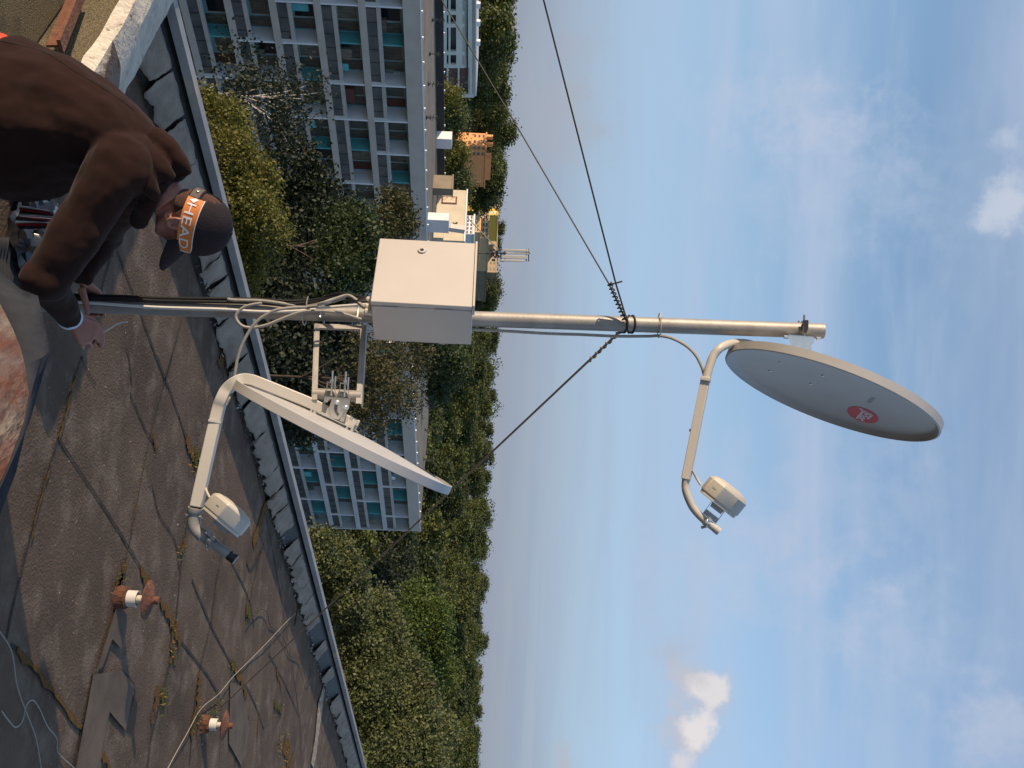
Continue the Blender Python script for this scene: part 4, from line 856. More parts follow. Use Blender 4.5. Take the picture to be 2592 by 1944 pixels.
M['orange'] = mat('orange render', (.80, .38, .16), .85, 0, (.72, .32, .12), .5); M['creamy'] = mat('pale yellow render', (.58, .46, .26), .85, 0, (.52, .40, .24), .5); M['yellow'] = mat('yellow render', (.65, .45, .08), .8)
M['ochre'] = mat('ochre render', (.36, .28, .17), .85, 0, (.30, .23, .14), .4); M['brownroof'] = mat('brown tiles', (.16, .07, .045), .8)
t, a, u, nn, L, zt, zb = box_house('house', 'small orange house with a terrace among the trees', 1197, 1229, 338, 398, 185, -48, M['orange'], 3, 4, M['balu'], M['orange'], 7, .42, .5, 'house')
for s_, h_ in ((.02, 1.2), (.34, 1.2), (.80, 1.0)):
    mb = MB(); mb.frame(a + u * L * (s_ + .05) - nn * .4 + ZUP * (zt + h_ / 2 + .2), u, nn, ZUP, .35, .35, h_ / 2); mb.build('chimney', M['orange'], t)
mb = MB(); mb.frame(a + u * L * .86 - nn * 3 + ZUP * (zt + .1), u, nn, ZUP, L * .10, 2.5, 1.1); mb.build('stair_tower', M['orange'], t)
box_house('house', 'low brown roofed house beside the orange one', 1218, 1238, 399, 424, 190, -48, M['brownroof'], 1, 2, M['glass'], M['brownroof'], 7, .4, .4, 'house')
box_house('apartment_building', 'white building with two rows of dark windows beyond the machine room', 1180, 1198, 546, 593, 150, -50, M['white_sheet'], 2, 5, M['balu'], None, 9, .6, .5)
box_house('apartment_building', 'orange yellow building beyond the white one', 1199, 1214, 556, 588, 185, -50, M['creamy'], 2, 3, M['balu'], M['orange'], 9)
box_house('apartment_building', 'cream building with balconies below the ochre block', 1214, 1236, 536, 604, 215, -50, M['creamy'], 3, 5, M['curtain'], None, 10)
box_house('apartment_building', 'long ochre apartment block on the skyline behind the telecom mast', 1232, 1257, 540, 690, 260, -50, M['ochre'], 3, 10, M['balu'], None, 12, .35, .35)
box_house('apartment_building', 'bright yellow building with a white balcony at the skyline', 1236, 1259, 520, 545, 250, -50, M['yellow'], 2, 2, M['white_sheet'], None, 9, .5, .5)
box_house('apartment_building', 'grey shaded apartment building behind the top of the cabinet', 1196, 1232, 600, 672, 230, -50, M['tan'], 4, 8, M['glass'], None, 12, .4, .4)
# concrete framed block beyond the long roof
fb_ = thing('office_building', P(1160, 90, 118) * np.array([1, 1, 0]) + ZUP * -22, 'grey concrete framed building with wide dark windows beyond the long roof', 'building')
c = P(1200, 100, 118); az_ = 38
def QF(px, py, off=0.): return VP(px, py, c, az_) + azv(az_ + 90) * off
def fr_bar(mb, x0, y0, x1, y1, th=.35):
    a_, b_ = QF(x0, y0), QF(x1, y1); mb.bar(a_, b_, .5, th)
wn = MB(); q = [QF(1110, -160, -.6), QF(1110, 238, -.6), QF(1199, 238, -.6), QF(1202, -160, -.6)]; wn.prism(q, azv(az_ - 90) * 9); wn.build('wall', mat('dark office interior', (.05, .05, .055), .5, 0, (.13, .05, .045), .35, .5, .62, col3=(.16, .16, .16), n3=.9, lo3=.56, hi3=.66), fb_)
m = MB()
for x, w in ((1125, .6), (1138, .25), (1168, 1.3), (1176, .5)): fr_bar(m, x, -160, x, 168, w)
fr_bar(m, 1194, -160, 1194, 240, .9); fr_bar(m, 1200, -160, 1200, 240, .5)
fr_bar(m, 1133, 168, 1133, 240, .2); fr_bar(m, 1161, 168, 1161, 240, .2); fr_bar(m, 1187, 168, 1187, 240, .2)
m.build('floor_beam', M['concw'], fb_)
for y in (-120, -60, 30, 62, 132, 165): m = MB(); m.bar(QF(1112, y, .03), QF(1176, y, .03), .45, .5, up=azv(az_)); m.build('column', M['concw'], fb_)
m = MB(); m.bar(QF(1146, 240, .03), QF(1200, 240, .03), .45, .5, up=azv(az_)); m.build('column', M['concw'], fb_)
m = MB(); q = [QF(1202, -160), QF(1202, 241), QF(1206, 241), QF(1206, -160)]; m.prism([p + azv(az_ + 90) * .2 for p in q], azv(az_ - 90) * 9.5); m.build('roof', M['concw'], fb_)
for i, y in enumerate((24, 69, 119)):
    q = QF(1208, y, -1) ; small('air_conditioner', 'air conditioner', ('white cooling unit on the concrete building, nearest the photo edge', 'white cooling unit on the concrete building, middle of three', 'white cooling unit on the concrete building, last of three')[i], lambda m: (m.frame(q, azv(az_), azv(az_ + 90), ZUP, .32, .25, .35)), M['white_sheet'], 'cooling units on the concrete building')
# no block is built out of frame on the left to shade the yard
# ================================================================== trees
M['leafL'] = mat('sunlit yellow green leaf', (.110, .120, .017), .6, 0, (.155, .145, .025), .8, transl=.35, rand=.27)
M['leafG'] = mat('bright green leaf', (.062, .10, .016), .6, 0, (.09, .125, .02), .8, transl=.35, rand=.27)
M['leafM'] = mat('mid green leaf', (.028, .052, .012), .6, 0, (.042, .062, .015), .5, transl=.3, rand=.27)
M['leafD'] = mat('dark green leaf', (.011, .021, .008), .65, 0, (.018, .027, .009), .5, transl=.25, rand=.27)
M['leafP'] = mat('pale backed leaf', (.070, .092, .026), .6, 0, (.125, .138, .052), 1.2, transl=.3, rand=.28)
M['leafO'] = mat('olive feathery leaf', (.050, .055, .017), .65, 0, (.075, .07, .022), .8, transl=.3, rand=.27)
M['leafF'] = mat('wooded hill leaf', (.070, .090, .017), .65, 0, (.098, .112, .024), .12, transl=.25, rand=.5, coord='Object')
M['leafF2'] = mat('wooded hill darker leaf', (.046, .064, .014), .65, 0, (.066, .082, .019), .12, transl=.25, rand=.28)
M['bark'] = mat('brown bark', (.07, .052, .038), .9, 0, (.04, .03, .022), 6, bump=.6, bscale=20)
M['birch'] = mat('white birch bark', (.48, .46, .42), .8, 0, (.10, .09, .08), 5, .58, .64)
def leaf_arrays(blobs, nclump, nleaf, ls, sig, rng, droop=0.):
    cs_ = []
    wts = np.array([b[3] * b[4] + b[4] * b[5] + b[3] * b[5] for b in blobs]); wts = wts / wts.sum()
    for b, w in zip(blobs, wts):
        k = max(3, int(nclump * w)); v = rng.normal(size=(k, 3)); v /= np.linalg.norm(v, axis=1)[:, None]; v[:, 2] = np.where(v[:, 2] < -.4, -v[:, 2], v[:, 2])
        r = rng.uniform(.55, 1.06, size=(k, 1)) ** .6; cs_.append(np.array(b[:3]) + v * r * np.array(b[3:6]))
    cs_ = np.concatenate(cs_); sz = rng.uniform(.5, 1.4, size=(len(cs_), 1))
    p = np.repeat(cs_, nleaf, 0) + rng.normal(size=(len(cs_) * nleaf, 3)) * np.repeat(sz, nleaf, 0) * sig * np.array([1, 1, .8])
    n_ = len(p); a = rng.normal(size=(n_, 3)); a[:, 2] -= droop; a /= np.linalg.norm(a, axis=1)[:, None]
    b = np.cross(a, rng.normal(size=(n_, 3))); b /= np.linalg.norm(b, axis=1)[:, None]
    L = ls * rng.uniform(.6, 1.3, size=(n_, 1)); V = np.stack([p - a * L * .5, p + b * L * .32, p + a * L * .5, p - b * L * .32], 1).reshape(-1, 3)
    return V, cs_
def mesh_quads(name, V, mats, extra=None):
    nq = len(V) // 4; ev, ef = (np.zeros((0, 3)), []) if extra is None else (np.array(extra.v), extra.f)
    me = bpy.data.meshes.new(name); fl = [len(f) for f in ef]
    me.vertices.add(len(V) + len(ev)); me.vertices.foreach_set('co', np.concatenate([V, ev]).astype(np.float32).ravel())
    lp = np.concatenate([np.arange(len(V)), np.array([i + len(V) for f in ef for i in f], int)]) if ef else np.arange(len(V))
    me.loops.add(len(lp)); me.loops.foreach_set('vertex_index', lp.astype(np.int32))
    tot = np.concatenate([np.full(nq, 4), np.array(fl, int)]); st = np.concatenate([[0], np.cumsum(tot)[:-1]])
    me.polygons.add(len(tot)); me.polygons.foreach_set('loop_start', st.astype(np.int32)); me.polygons.foreach_set('loop_total', tot.astype(np.int32))
    me.polygons.foreach_set('material_index', np.concatenate([np.zeros(nq, int), np.ones(len(fl), int)]).astype(np.int32))
    for m_ in mats: me.materials.append(m_)
    me.update(calc_edges=True); return me
def near_tree(name, label, cat, blobs, leafm, barkm, nclump, nleaf, ls, sig, seed, base=None, tr=.2, droop=0., group=None, limbs=5, lean=None):
    """blobs: (px, py, depth, r_across px, r_up px) read on the photo"""
    rng = np.random.default_rng(seed); B = []
    for (px, py, d, ra, ru) in blobs:
        c = P(px, py, d); k = d / FPX; B.append((c[0], c[1], c[2], ra * k, (ra + ru) * .5 * k * 1.1, ru * k))
    B_ = np.array(B); cen = B_[:, :3].mean(0); bs = np.array([cen[0], cen[1], GROUND]) if base is None else np.asarray(base)
    t = thing(name, bs, label, cat, group)
    V, cs_ = leaf_arrays(B, nclump, nleaf, ls, sig, rng, droop); me = mesh_quads('crown', V - bs, [leafm]); o = bpy.data.objects.new('crown', me); o.parent = t; COL.objects.link(o); ORG[o.name] = bs
    m = MB(); top = cen.copy(); top[2] = B_[:, 2].max(); fork = bs * .35 + top * .65
    m.tube(cr([bs, bs * .5 + top * .5 + rng.normal(size=3) * .15, fork, top], 5), list(np.linspace(tr, tr * .12, 16)), 9)
    for c_ in list(B_[:, :3]) + [cs_[i] for i in rng.integers(0, len(cs_), limbs)]:
        hd = np.linalg.norm((c_ - top)[:2]); tz = float(np.clip((c_[2] - hd * .9 - .3 - bs[2]) / (top[2] - bs[2]), .1, .97)); st = bs + (top - bs) * tz; m.tube(cr([st, st * .5 + c_ * .5 + np.array([0, 0, .12]) * np.linalg.norm(c_ - st), c_], 4), list(np.linspace(tr * .22, tr * .05, 9)), 6)
    m.build('trunk', barkm, t, recalc=False); return t
near_tree('maple_tree', 'yellow green sunlit tree rising just past the worker and his cap', 'tree', [(500, 262, 14, 34, 46), (560, 318, 14, 62, 62), (575, 400, 13.5, 75, 70), (640, 455, 14, 52, 60), (600, 545, 13.5, 92, 100), (668, 585, 14, 52, 58), (600, 665, 13.8, 78, 72), (560, 730, 14, 42, 60), (480, 420, 13.2, 80, 60), (500, 600, 13, 80, 60)], M['leafL'], M['bark'], 1100, 40, .05, .085, 5, tr=.16)
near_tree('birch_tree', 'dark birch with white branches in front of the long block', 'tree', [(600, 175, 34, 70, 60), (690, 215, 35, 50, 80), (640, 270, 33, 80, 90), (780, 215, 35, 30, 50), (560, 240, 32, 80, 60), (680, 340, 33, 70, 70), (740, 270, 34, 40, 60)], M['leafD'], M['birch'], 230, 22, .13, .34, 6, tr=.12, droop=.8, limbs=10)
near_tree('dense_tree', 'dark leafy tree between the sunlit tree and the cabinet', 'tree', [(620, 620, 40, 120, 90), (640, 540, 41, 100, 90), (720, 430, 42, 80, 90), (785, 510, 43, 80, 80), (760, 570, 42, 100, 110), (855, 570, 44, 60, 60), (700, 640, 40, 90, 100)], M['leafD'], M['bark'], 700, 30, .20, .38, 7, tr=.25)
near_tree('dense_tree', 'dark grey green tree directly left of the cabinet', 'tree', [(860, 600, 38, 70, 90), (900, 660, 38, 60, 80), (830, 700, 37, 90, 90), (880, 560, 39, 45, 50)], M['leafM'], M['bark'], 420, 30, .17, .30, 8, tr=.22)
near_tree('young_pine', 'olive tree top reaching the fascia of the long block', 'tree', [(975, 520, 48, 35, 55), (1005, 560, 48, 40, 45), (960, 580, 47, 50, 50)], M['leafO'], M['bark'], 240, 26, .17, .28, 9, tr=.18)
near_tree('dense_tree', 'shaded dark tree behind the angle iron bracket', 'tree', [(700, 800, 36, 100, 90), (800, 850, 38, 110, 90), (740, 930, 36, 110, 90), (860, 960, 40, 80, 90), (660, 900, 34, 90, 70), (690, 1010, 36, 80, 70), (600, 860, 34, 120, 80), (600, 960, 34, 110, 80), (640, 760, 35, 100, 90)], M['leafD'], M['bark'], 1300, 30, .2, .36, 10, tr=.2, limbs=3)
near_tree('larch_tree', 'feathery olive larch standing right of the cabinet', 'tree', [(960, 900, 27, 50, 70), (1020, 930, 28, 42, 55), (1060, 900, 28, 30, 40), (940, 980, 26, 60, 70), (1000, 1010, 27, 50, 60), (930, 1060, 26, 55, 50), (900, 900, 26, 50, 50), (880, 1030, 26, 45, 50)], M['leafO'], M['bark'], 330, 30, .085, .2, 11, tr=.16, droop=.5, limbs=22)
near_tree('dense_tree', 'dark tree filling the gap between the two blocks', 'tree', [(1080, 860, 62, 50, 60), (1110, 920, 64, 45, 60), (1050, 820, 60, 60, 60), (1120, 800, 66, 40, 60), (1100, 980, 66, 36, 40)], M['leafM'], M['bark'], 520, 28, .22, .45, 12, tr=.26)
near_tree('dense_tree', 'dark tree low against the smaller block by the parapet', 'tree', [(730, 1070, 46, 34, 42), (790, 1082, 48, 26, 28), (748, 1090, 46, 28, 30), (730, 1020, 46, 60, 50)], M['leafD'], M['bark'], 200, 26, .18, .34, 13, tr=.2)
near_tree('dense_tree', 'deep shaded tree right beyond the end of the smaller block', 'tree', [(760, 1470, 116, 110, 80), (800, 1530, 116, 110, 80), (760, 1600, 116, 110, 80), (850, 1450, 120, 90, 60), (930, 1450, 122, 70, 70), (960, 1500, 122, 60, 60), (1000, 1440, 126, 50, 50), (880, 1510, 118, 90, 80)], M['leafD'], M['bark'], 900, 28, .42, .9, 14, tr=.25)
near_tree('poplar_tree', 'pale leaved tree top rising over the parapet near the smaller block', 'tree', [(830, 1430, 20, 58, 62), (858, 1402, 20, 32, 38), (880, 1450, 20, 36, 46), (800, 1400, 19.5, 60, 50), (870, 1510, 20, 60, 60)], M['leafP'], M['bark'], 420, 44, .072, .115, 15, tr=.14)
near_tree('poplar_tree', 'large pale leaved tree leaning in from the lower right corner', 'tree', [(920, 1560, 21, 52, 56), (950, 1530, 21, 30, 34), (890, 1640, 20.5, 90, 76), (975, 1600, 21, 40, 44), (1000, 1680, 21, 48, 52), (960, 1740, 20.5, 90, 80), (1040, 1740, 21, 48, 56), (1030, 1830, 20.5, 88, 76), (1100, 1850, 21, 44, 50), (980, 1900, 20, 110, 90), (1070, 1930, 20, 52, 56), (900, 1760, 20, 90, 80)], M['leafP'], M['bark'], 1650, 44, .072, .13, 16, tr=.24, limbs=24)
near_tree('lime_tree', 'round bright green tree behind the pale leaved one', 'tree', [(1040, 1530, 46, 50, 60), (1085, 1570, 46, 46, 60), (1010, 1590, 45, 60, 66), (1080, 1640, 46, 50, 60), (1030, 1660, 46, 60, 60), (1100, 1700, 47, 36, 44)], M['leafG'], M['bark'], 700, 34, .14, .26, 17, tr=.24)
# pale green trees in a row behind the long roof
for i, (px, py, d, r_, lb) in enumerate(((1130, 245, 95, 34, 'pale green tree behind the long roof near the concrete building'), (1145, 300, 97, 36, 'pale green tree behind the long roof left of the small white hut'), (1150, 390, 97, 34, 'pale green tree behind the long roof right of the small white hut'), (1158, 455, 98, 34, 'pale green tree behind the tan hut'), (1165, 480, 99, 22, 'small pale green tree at the machine room corner'))):
    near_tree('lime_tree', lb, 'tree', [(px, py, d, r_ * .7, r_), (px - 25, py - 8, d, r_ * .8, r_), (px - 18, py + 16, d, r_ * .7, r_ * .9)], M['leafP' if i % 2 else 'leafL'], M['bark'], 170, 22, .26, .5, 30 + i, tr=.2, limbs=4)

# ------------------------------------------------------------------ wooded hill: single trees from shared meshes
protos = []
for k in range(7):
    rng = np.random.default_rng(60 + k); H_ = 14.0; B = []
    cw = rng.uniform(3.0, 4.2)
    for j in range(9):
        a_ = rng.uniform(0, 6.28); zz = rng.uniform(.42, .93); rr = cw * (1 - (zz - .5) ** 2 * 2.2) * rng.uniform(.25, .7)
        B.append((rr * cos(a_), rr * sin(a_), zz * H_, cw * rng.uniform(.36, .55), cw * rng.uniform(.36, .55), H_ * rng.uniform(.08, .14)))
    B.append((0, 0, H_ * .6, cw * .62, cw * .62, H_ * .28)); B.append((0, 0, H_ * .92, cw * .3, cw * .3, H_ * .08))
    V, _ = leaf_arrays(B, 260, 22, .44, .55, rng)
    tk = MB(); tk.tube([[0, 0, -3], [rng.normal() * .2, rng.normal() * .2, H_ * .5], [0, 0, H_ * .85]], [.32, .2, .06], 7)
    protos.append(mesh_quads('hill_tree', V, [M['leafF' if k % 2 == 0 else 'leafF2'], M['bark']], tk))
cnt = 0
def hill_tree(x, y, h, wid=1.0, label='leafy green tree of the wooded hill behind the blocks', group='trees of the wooded hill'):
    global cnt
    o = bpy.data.objects.new('hill_tree', protos[rnd.randrange(7)]); COL.objects.link(o); g = land_z(y)
    o.location = (x, y, g); o.scale = (h / 14 * wid, h / 14 * wid, h / 14); o.rotation_euler = (0, 0, rnd.uniform(0, 6.28)); tag(o, label, 'tree', group); cnt += 1
def px_row(x, y, z): q = np.array([x, y, z]) - _C; return 1296 + FPX * (q @ _U) / (q @ _F), 972 + FPX * (q @ _R) / (q @ _F)
for d in (100, 116, 134, 152, 172, 192, 214, 236, 258, 280, 304, 330):
    w = .44 * d; x = -w + rnd.uniform(0, 5)
    while x < w:
        xx, dd = x + rnd.uniform(-2, 2), d + rnd.uniform(-6, 6); h = rnd.uniform(10.5, 16.5) if d < 225 else rnd.uniform(12.2, 14.4); px, py = px_row(xx, dd, land_z(dd) + h)
        ok = True
        if d < 125 and py < 1380: ok = False
        if d < 150 and py < 260: ok = False
        if 320 < py < 425 and d < 215: ok = False
        if 500 < py < 720 and d < 262: ok = False
        if 425 < py < 505 and d < 165: ok = False
        if py < 300 and d < 140: ok = False
        if 500 < py < 700 and d > 262: h *= .8
        if cnt > 280: ok = False
        if ok: hill_tree(xx, dd, h, rnd.uniform(1.15, 1.6))
        x += rnd.uniform(7.5, 10.5) * (1 if d < 240 else 1.15)
for (px, py, d, h, wd_) in ((1300, 20, 165, 17, 1.3), (1296, 85, 160, 17, 1.3), (1304, 135, 165, 16, 1.25), (1282, 195, 175, 15, 1.2), (1288, 240, 180, 15, 1.1), (1283, 285, 200, 15, 1.1), (1308, 325, 205, 16, 1.2), (1268, 395, 220, 14, 1.1), (1270, 450, 190, 14, 1.35), (1276, 480, 192, 14, 1.35), (1268, 505, 205, 12, 1.1), (1272, 585, 300, 14, 1.2), (1268, 610, 310, 13, 1.2), (1262, 735, 250, 13, 1.1), (1260, 770, 255, 13, 1.1)):
    q = P(px, py, d); o = bpy.data.objects.new('hill_tree', protos[rnd.randrange(7)]); COL.objects.link(o)
    o.location = (q[0], q[1], q[2] - h); o.scale = (h / 14 * wd_, h / 14 * wd_, h / 14); o.rotation_euler = (0, 0, rnd.uniform(0, 6)); tag(o, 'tall dark tree standing on the skyline beyond the long roof', 'tree', 'skyline trees beyond the long roof')
# the far wood that closes the horizon reads as one mass
rng = np.random.default_rng(99); B = []
for x in np.arange(-420, 430, 9.): 
    for yy in (365, 395, 440, 490): B.append((x + rng.normal() * 2, yy + rng.normal() * 5, land_z(yy) + 9 + rng.normal() * 1.6, 5.5, 5.5, 4.5 + rng.normal() * .6))
V, _ = leaf_arrays(B, 8000, 10, 1.0, 1.2, rng); me = mesh_quads('far_wood', V, [M['leafF2']]); o = bpy.data.objects.new('far_wood', me); COL.objects.link(o); tag(o, 'far wood closing the horizon', 'wood', kind='stuff')

# ================================================================== the worker, kneeling and bent over the foot of the mast
DZ = .27
P0_ = P
def P(px, py, d): return P0_(px, py, d + DZ if d < 3.4 else d)
M['skin'] = mat('ruddy skin', (.36, .165, .115), .55, 0, (.30, .12, .085), 14, bump=.06, bscale=90)
M['jacket'] = mat('brown fleece', (.026, .0115, .0085), .95, 0, (.020, .009, .0068), 7, bump=.05, bscale=300, sheen=.06, spec=.1)
M['cap'] = mat('black cap cloth', (.018, .014, .018), .85, 0, (.026, .02, .022), 9, bump=.25, bscale=200, spec=.2)
M['hair'] = mat('brown hair', (.10, .04, .02), .7, 0, (.05, .02, .012), 60, bump=.6, bscale=160, stretch=(1, 1, 4))
M['orangeband'] = mat('orange cap band', (.70, .22, .05), .6, 0, (.62, .18, .04), 40)
M['orangeshirt'] = mat('orange red shirt', (.75, .06, .02), .8)
M['whitethread'] = mat('white piping', (.75, .74, .72), .6)
M['trouser'] = mat('dark trousers', (.015, .014, .016), .9)
hip = P(-120, 235, 2.85)
man = thing('person', [hip[0], hip[1], 0], 'person in a brown jacket and black cap kneeling bent over the foot of the mast', 'person')
V_ = _F
def ring(c, d, rs, rd, n=20, view=V_, pw=2.3):      # oval ring: c centre, d axis, rs half size in the picture plane, rd half size in depth
    d = unit(d); e1 = unit(np.cross(d, view)); e2 = unit(np.cross(e1, d)); out = []
    for k in range(n):
        a = 2 * pi * k / n; ca, sa = cos(a), sin(a); q = (abs(ca) ** pw + abs(sa) ** pw) ** (-1 / pw)
        out.append(c + e1 * rs * ca * q + e2 * rd * sa * q)
    return out
def body_loft(mb, secs, n=20):                     # secs: (point, r screen, r depth)
    pts = [s[0] for s in secs]
    mb.loft([ring(s[0], pts[min(i + 1, len(pts) - 1)] - pts[max(i - 1, 0)], s[1], s[2], n) for i, s in enumerate(secs)])
def densify(secs, n=4):
    a = cr([np.concatenate([s[0], [s[1], s[2]]]) for s in secs], n); return [(q[:3], q[3], q[4]) for q in a]
kpx = 2.85 / FPX
spine = [(P(-150, 230, 2.85), .19, .19), (P(-40, 285, 2.85), .235, .21), (P(50, 308, 2.85), .262, .21), (P(170, 318, 2.85), .212, .22), (P(270, 350, 2.84), .155, .215), (P(330, 388, 2.84), .118, .185), (P(372, 420, 2.84), .085, .11)]
shR, elR, wrR = P(292, 430, 2.68), P(112, 712, 2.66), P(176, 804, 2.90)
shL, elL, wrL = P(325, 480, 3.02), P(262, 590, 3.28), P(204, 706, 3.43)
HC = P(494, 562, 2.86)
hF = unit(-.30 * _U + .86 * _R + .40 * _F); hU = unit(.95 * _U + .28 * _R + .05 * _F); hU = unit(hU - (hU @ hF) * hF); hR = np.cross(hF, hU)
def Hd(f, r, u): return HC + hF * f + hR * r + hU * u
# --- body: one continuous skin (torso, legs, arms, hands, neck, head)
b = MB()
body_loft(b, densify([(p, a * .82, d * .82) for p, a, d in spine]))
knR, knL = np.array([hip[0] + .34, hip[1] - .10, .10]), np.array([hip[0] + .36, hip[1] + .12, .10])
def legs(mb, g=0.):
    for kn_, oy in ((knR, -.1), (knL, .1)):
        h0 = hip + np.array([0, oy, -.02]); an = np.array([hip[0] - .08, hip[1] + oy * 1.1, .075])
        mb.tube(cr([h0, .5 * (h0 + kn_) + ZUP * .04, kn_], 5), list(np.linspace(.095 + g, .062 + g, 11)), 14); mb.tube(cr([kn_, .5 * (kn_ + an), an], 5), list(np.linspace(.06 + g, .042 + g, 11)), 12)
legs(b)
for s, e, w in ((shR, elR, wrR), (shL, elL, wrL)): b.tube([s, .5 * (s + e), e], [.045, .036, .030], 12); b.tube([e, .6 * e + .4 * w, w], [.030, .030, .026], 12)
# neck and head
b.tube([P(345, 405, 2.85), P(395, 455, 2.85), Hd(-.025, 0, -.08)], [.075, .066, .06], 16)
A3 = np.array([hF, hR, hU])
b.ball(Hd(0, 0, .015), 1., (.098, .076, .105), 18, A3)               # skull
b.ball(Hd(.022, 0, -.055), 1., (.070, .060, .072), 14, A3)              # face and jaw
b.ball(Hd(.050, 0, -.098), 1., (.034, .036, .024), 10, A3)              # chin
b.tube([Hd(-.01, .055, -.065), Hd(.03, .046, -.092), Hd(.062, .018, -.102)], [.02, .018, .018], 10)
b.tube([Hd(-.01, -.055, -.065), Hd(.03, -.046, -.092), Hd(.062, -.018, -.102)], [.02, .018, .018], 10)
b.tube([Hd(.088, 0, .005), Hd(.103, 0, -.025), Hd(.112, 0, -.042)], [.009, .011, .014], 10)          # nose
for s in (-1, 1):
    b.ball(Hd(.096, s * .013, -.046), .0085, (1, 1, .8), 6, A3); b.ball(Hd(.082, s * .034, .006), 1., (.014, .022, .008), 8, A3)        # nostril wings, brows
    b.ball(Hd(.066, s * .042, -.035), 1., (.022, .022, .018), 8, A3)
b.tube([Hd(.078, -.024, -.072), Hd(.092, 0, -.069), Hd(.078, .024, -.072)], [.004, .0065, .004], 8); b.tube([Hd(.076, -.022, -.080), Hd(.089, 0, -.081), Hd(.076, .022, -.080)], [.004, .007, .004], 8)   # lips
for s in (-1, 1):                                                         # ears
    e = Hd(-.008, s * .076, -.03); ring_ = [e + hU * .030 * cos(a) + hF * (.018 * sin(a) - .006 * cos(a)) + hR * s * (.010 + .008 * max(0, -sin(a))) for a in np.linspace(.6, 5.3, 14)]
    b.tube(ring_, [.0062] * 14, 8); b.ball(e + hR * s * .004, 1., (.014, .006, .024), 8, A3); b.ball(e - hU * .030 + hF * .006 + hR * s * .006, 1., (.009, .006, .010), 7, A3)
# right hand: back of the hand toward us, fingers closed
def palm(mb, wr, mcps, th=.016):
    for q in mcps: mb.tube([wr, .55 * wr + .45 * q, q], [th * 1.15, th * 1.1, th * .85], 10)
    for q0, q1 in zip(mcps[:-1], mcps[1:]): mb.tube([.6 * q0 + .4 * wr, .6 * q1 + .4 * wr], th, 10); mb.tube([q0, q1], th * .8, 10)
def px(q, x, y, d): return P(x, y, d)
mc = PP([(243, 826, 2.985), (237, 846, 2.97), (224, 861, 2.96), (206, 868, 2.95)])
palm(b, wrR + (mc[1] - wrR) * .12, mc)
for i, (q, L) in enumerate(zip(mc, (.040, .043, .040, .032))):
    dwn = onscreen(.35 - .22 * i, .9); t1 = q + dwn * L * .55 + V_ * L * .75; t2 = t1 + V_ * L * .45 - dwn * L * .5; t3 = t2 - dwn * L * .45 - V_ * .10 * L
    b.tube([q, t1, t2, t3], [.0098 - .0006 * i, .0090 - .0006 * i, .0082 - .0006 * i, .0065], 9)
b.tube(cr(PP([(196, 806, 2.95), (222, 806, 2.985), (243, 820, 3.01), (252, 845, 3.025)]), 3), [.0145, .014, .013, .0125, .012, .0115, .011, .010, .009, .0075], 9)
b.tube(cr(PP([(243, 826, 2.985), (258, 850, 3.0), (256, 876, 3.015), (247, 866, 3.03)]), 3), [.0098, .0096, .0094, .0092, .009, .0088, .0085, .008, .0075, .007], 9)
# left hand: holds the mast, fingers behind it, thumb across the front
mcl = PP([(252, 744, 3.515), (242, 741, 3.515), (230, 739, 3.513), (217, 738, 3.51)])
palm(b, wrL + (mcl[1] - wrL) * .15, mcl, .0145)
for i, (q, fx_) in enumerate(zip(mcl, (262, 248, 236, 224))):
    b.tube(cr([q] + PP([(fx_, 764, 3.545), (fx_ + 1, 790, 3.54), (fx_ - 1, 801, 3.512)]), 3), list(np.linspace(.0095, .0075, 10)), 9)
b.tube(cr(PP([(206, 730, 3.44), (213, 752, 3.435), (219, 776, 3.438), (222, 796, 3.447)]), 4), list(np.linspace(.0145, .0095, 13)), 10)
ob = b.build('body', M['skin'], man, recalc=False)
def soft(o, vox, it, disp=None):
    r = o.modifiers.new('remesh', 'REMESH'); r.mode = 'VOXEL'; r.voxel_size = vox; r.use_smooth_shade = True
    s = o.modifiers.new('smooth', 'SMOOTH'); s.iterations = it; s.factor = .5
    for (sc, st) in disp or ():
        tx = bpy.data.textures.new('cloth folds', 'CLOUDS'); tx.noise_scale = sc; d = o.modifiers.new('folds', 'DISPLACE'); d.texture = tx; d.strength = st; d.mid_level = .5
soft(ob, .0042, 3)
# eyes, nostril shade is left to the light
m = MB()
for s in (-1, 1): m.ball(Hd(.074, s * .032, -.012), .0125, (1, 1, 1), 8, A3)
m.build('eyes', mat('eye white', (.6, .58, .55), .3), ob)
# --- jacket
j = MB(); body_loft(j, densify([(p, a * 1.0, d * 1.03) for p, a, d in spine]))
for s, e, w, rr in ((shR, elR, wrR, 1.), (shL, elL, wrL, .95)):
    j.tube(cr([P(330, 400, 2.80) if w is wrR else P(335, 440, 2.95), s, .5 * (s + e), e], 4), [.10 * rr] * 4 + [.092 * rr, .088 * rr, .084 * rr, .081 * rr, .078 * rr, .076 * rr, .073 * rr, .070 * rr, .066 * rr], 16)
    ww = w + (w - e) * .02; j.tube(cr([e, .75 * e + .25 * w, .5 * (e + w), .25 * e + .75 * w, ww], 2), [.064 * rr, .064 * rr, .062 * rr, .060 * rr, .056 * rr, .053 * rr, .048 * rr, .044 * rr, .040 * rr], 16)
j.ball(P(310, 425, 2.70), .098, (1, 1, 1), 10); j.ball(elR, .074, (1, 1, 1), 10); j.ball(elL, .07, (1, 1, 1), 10)
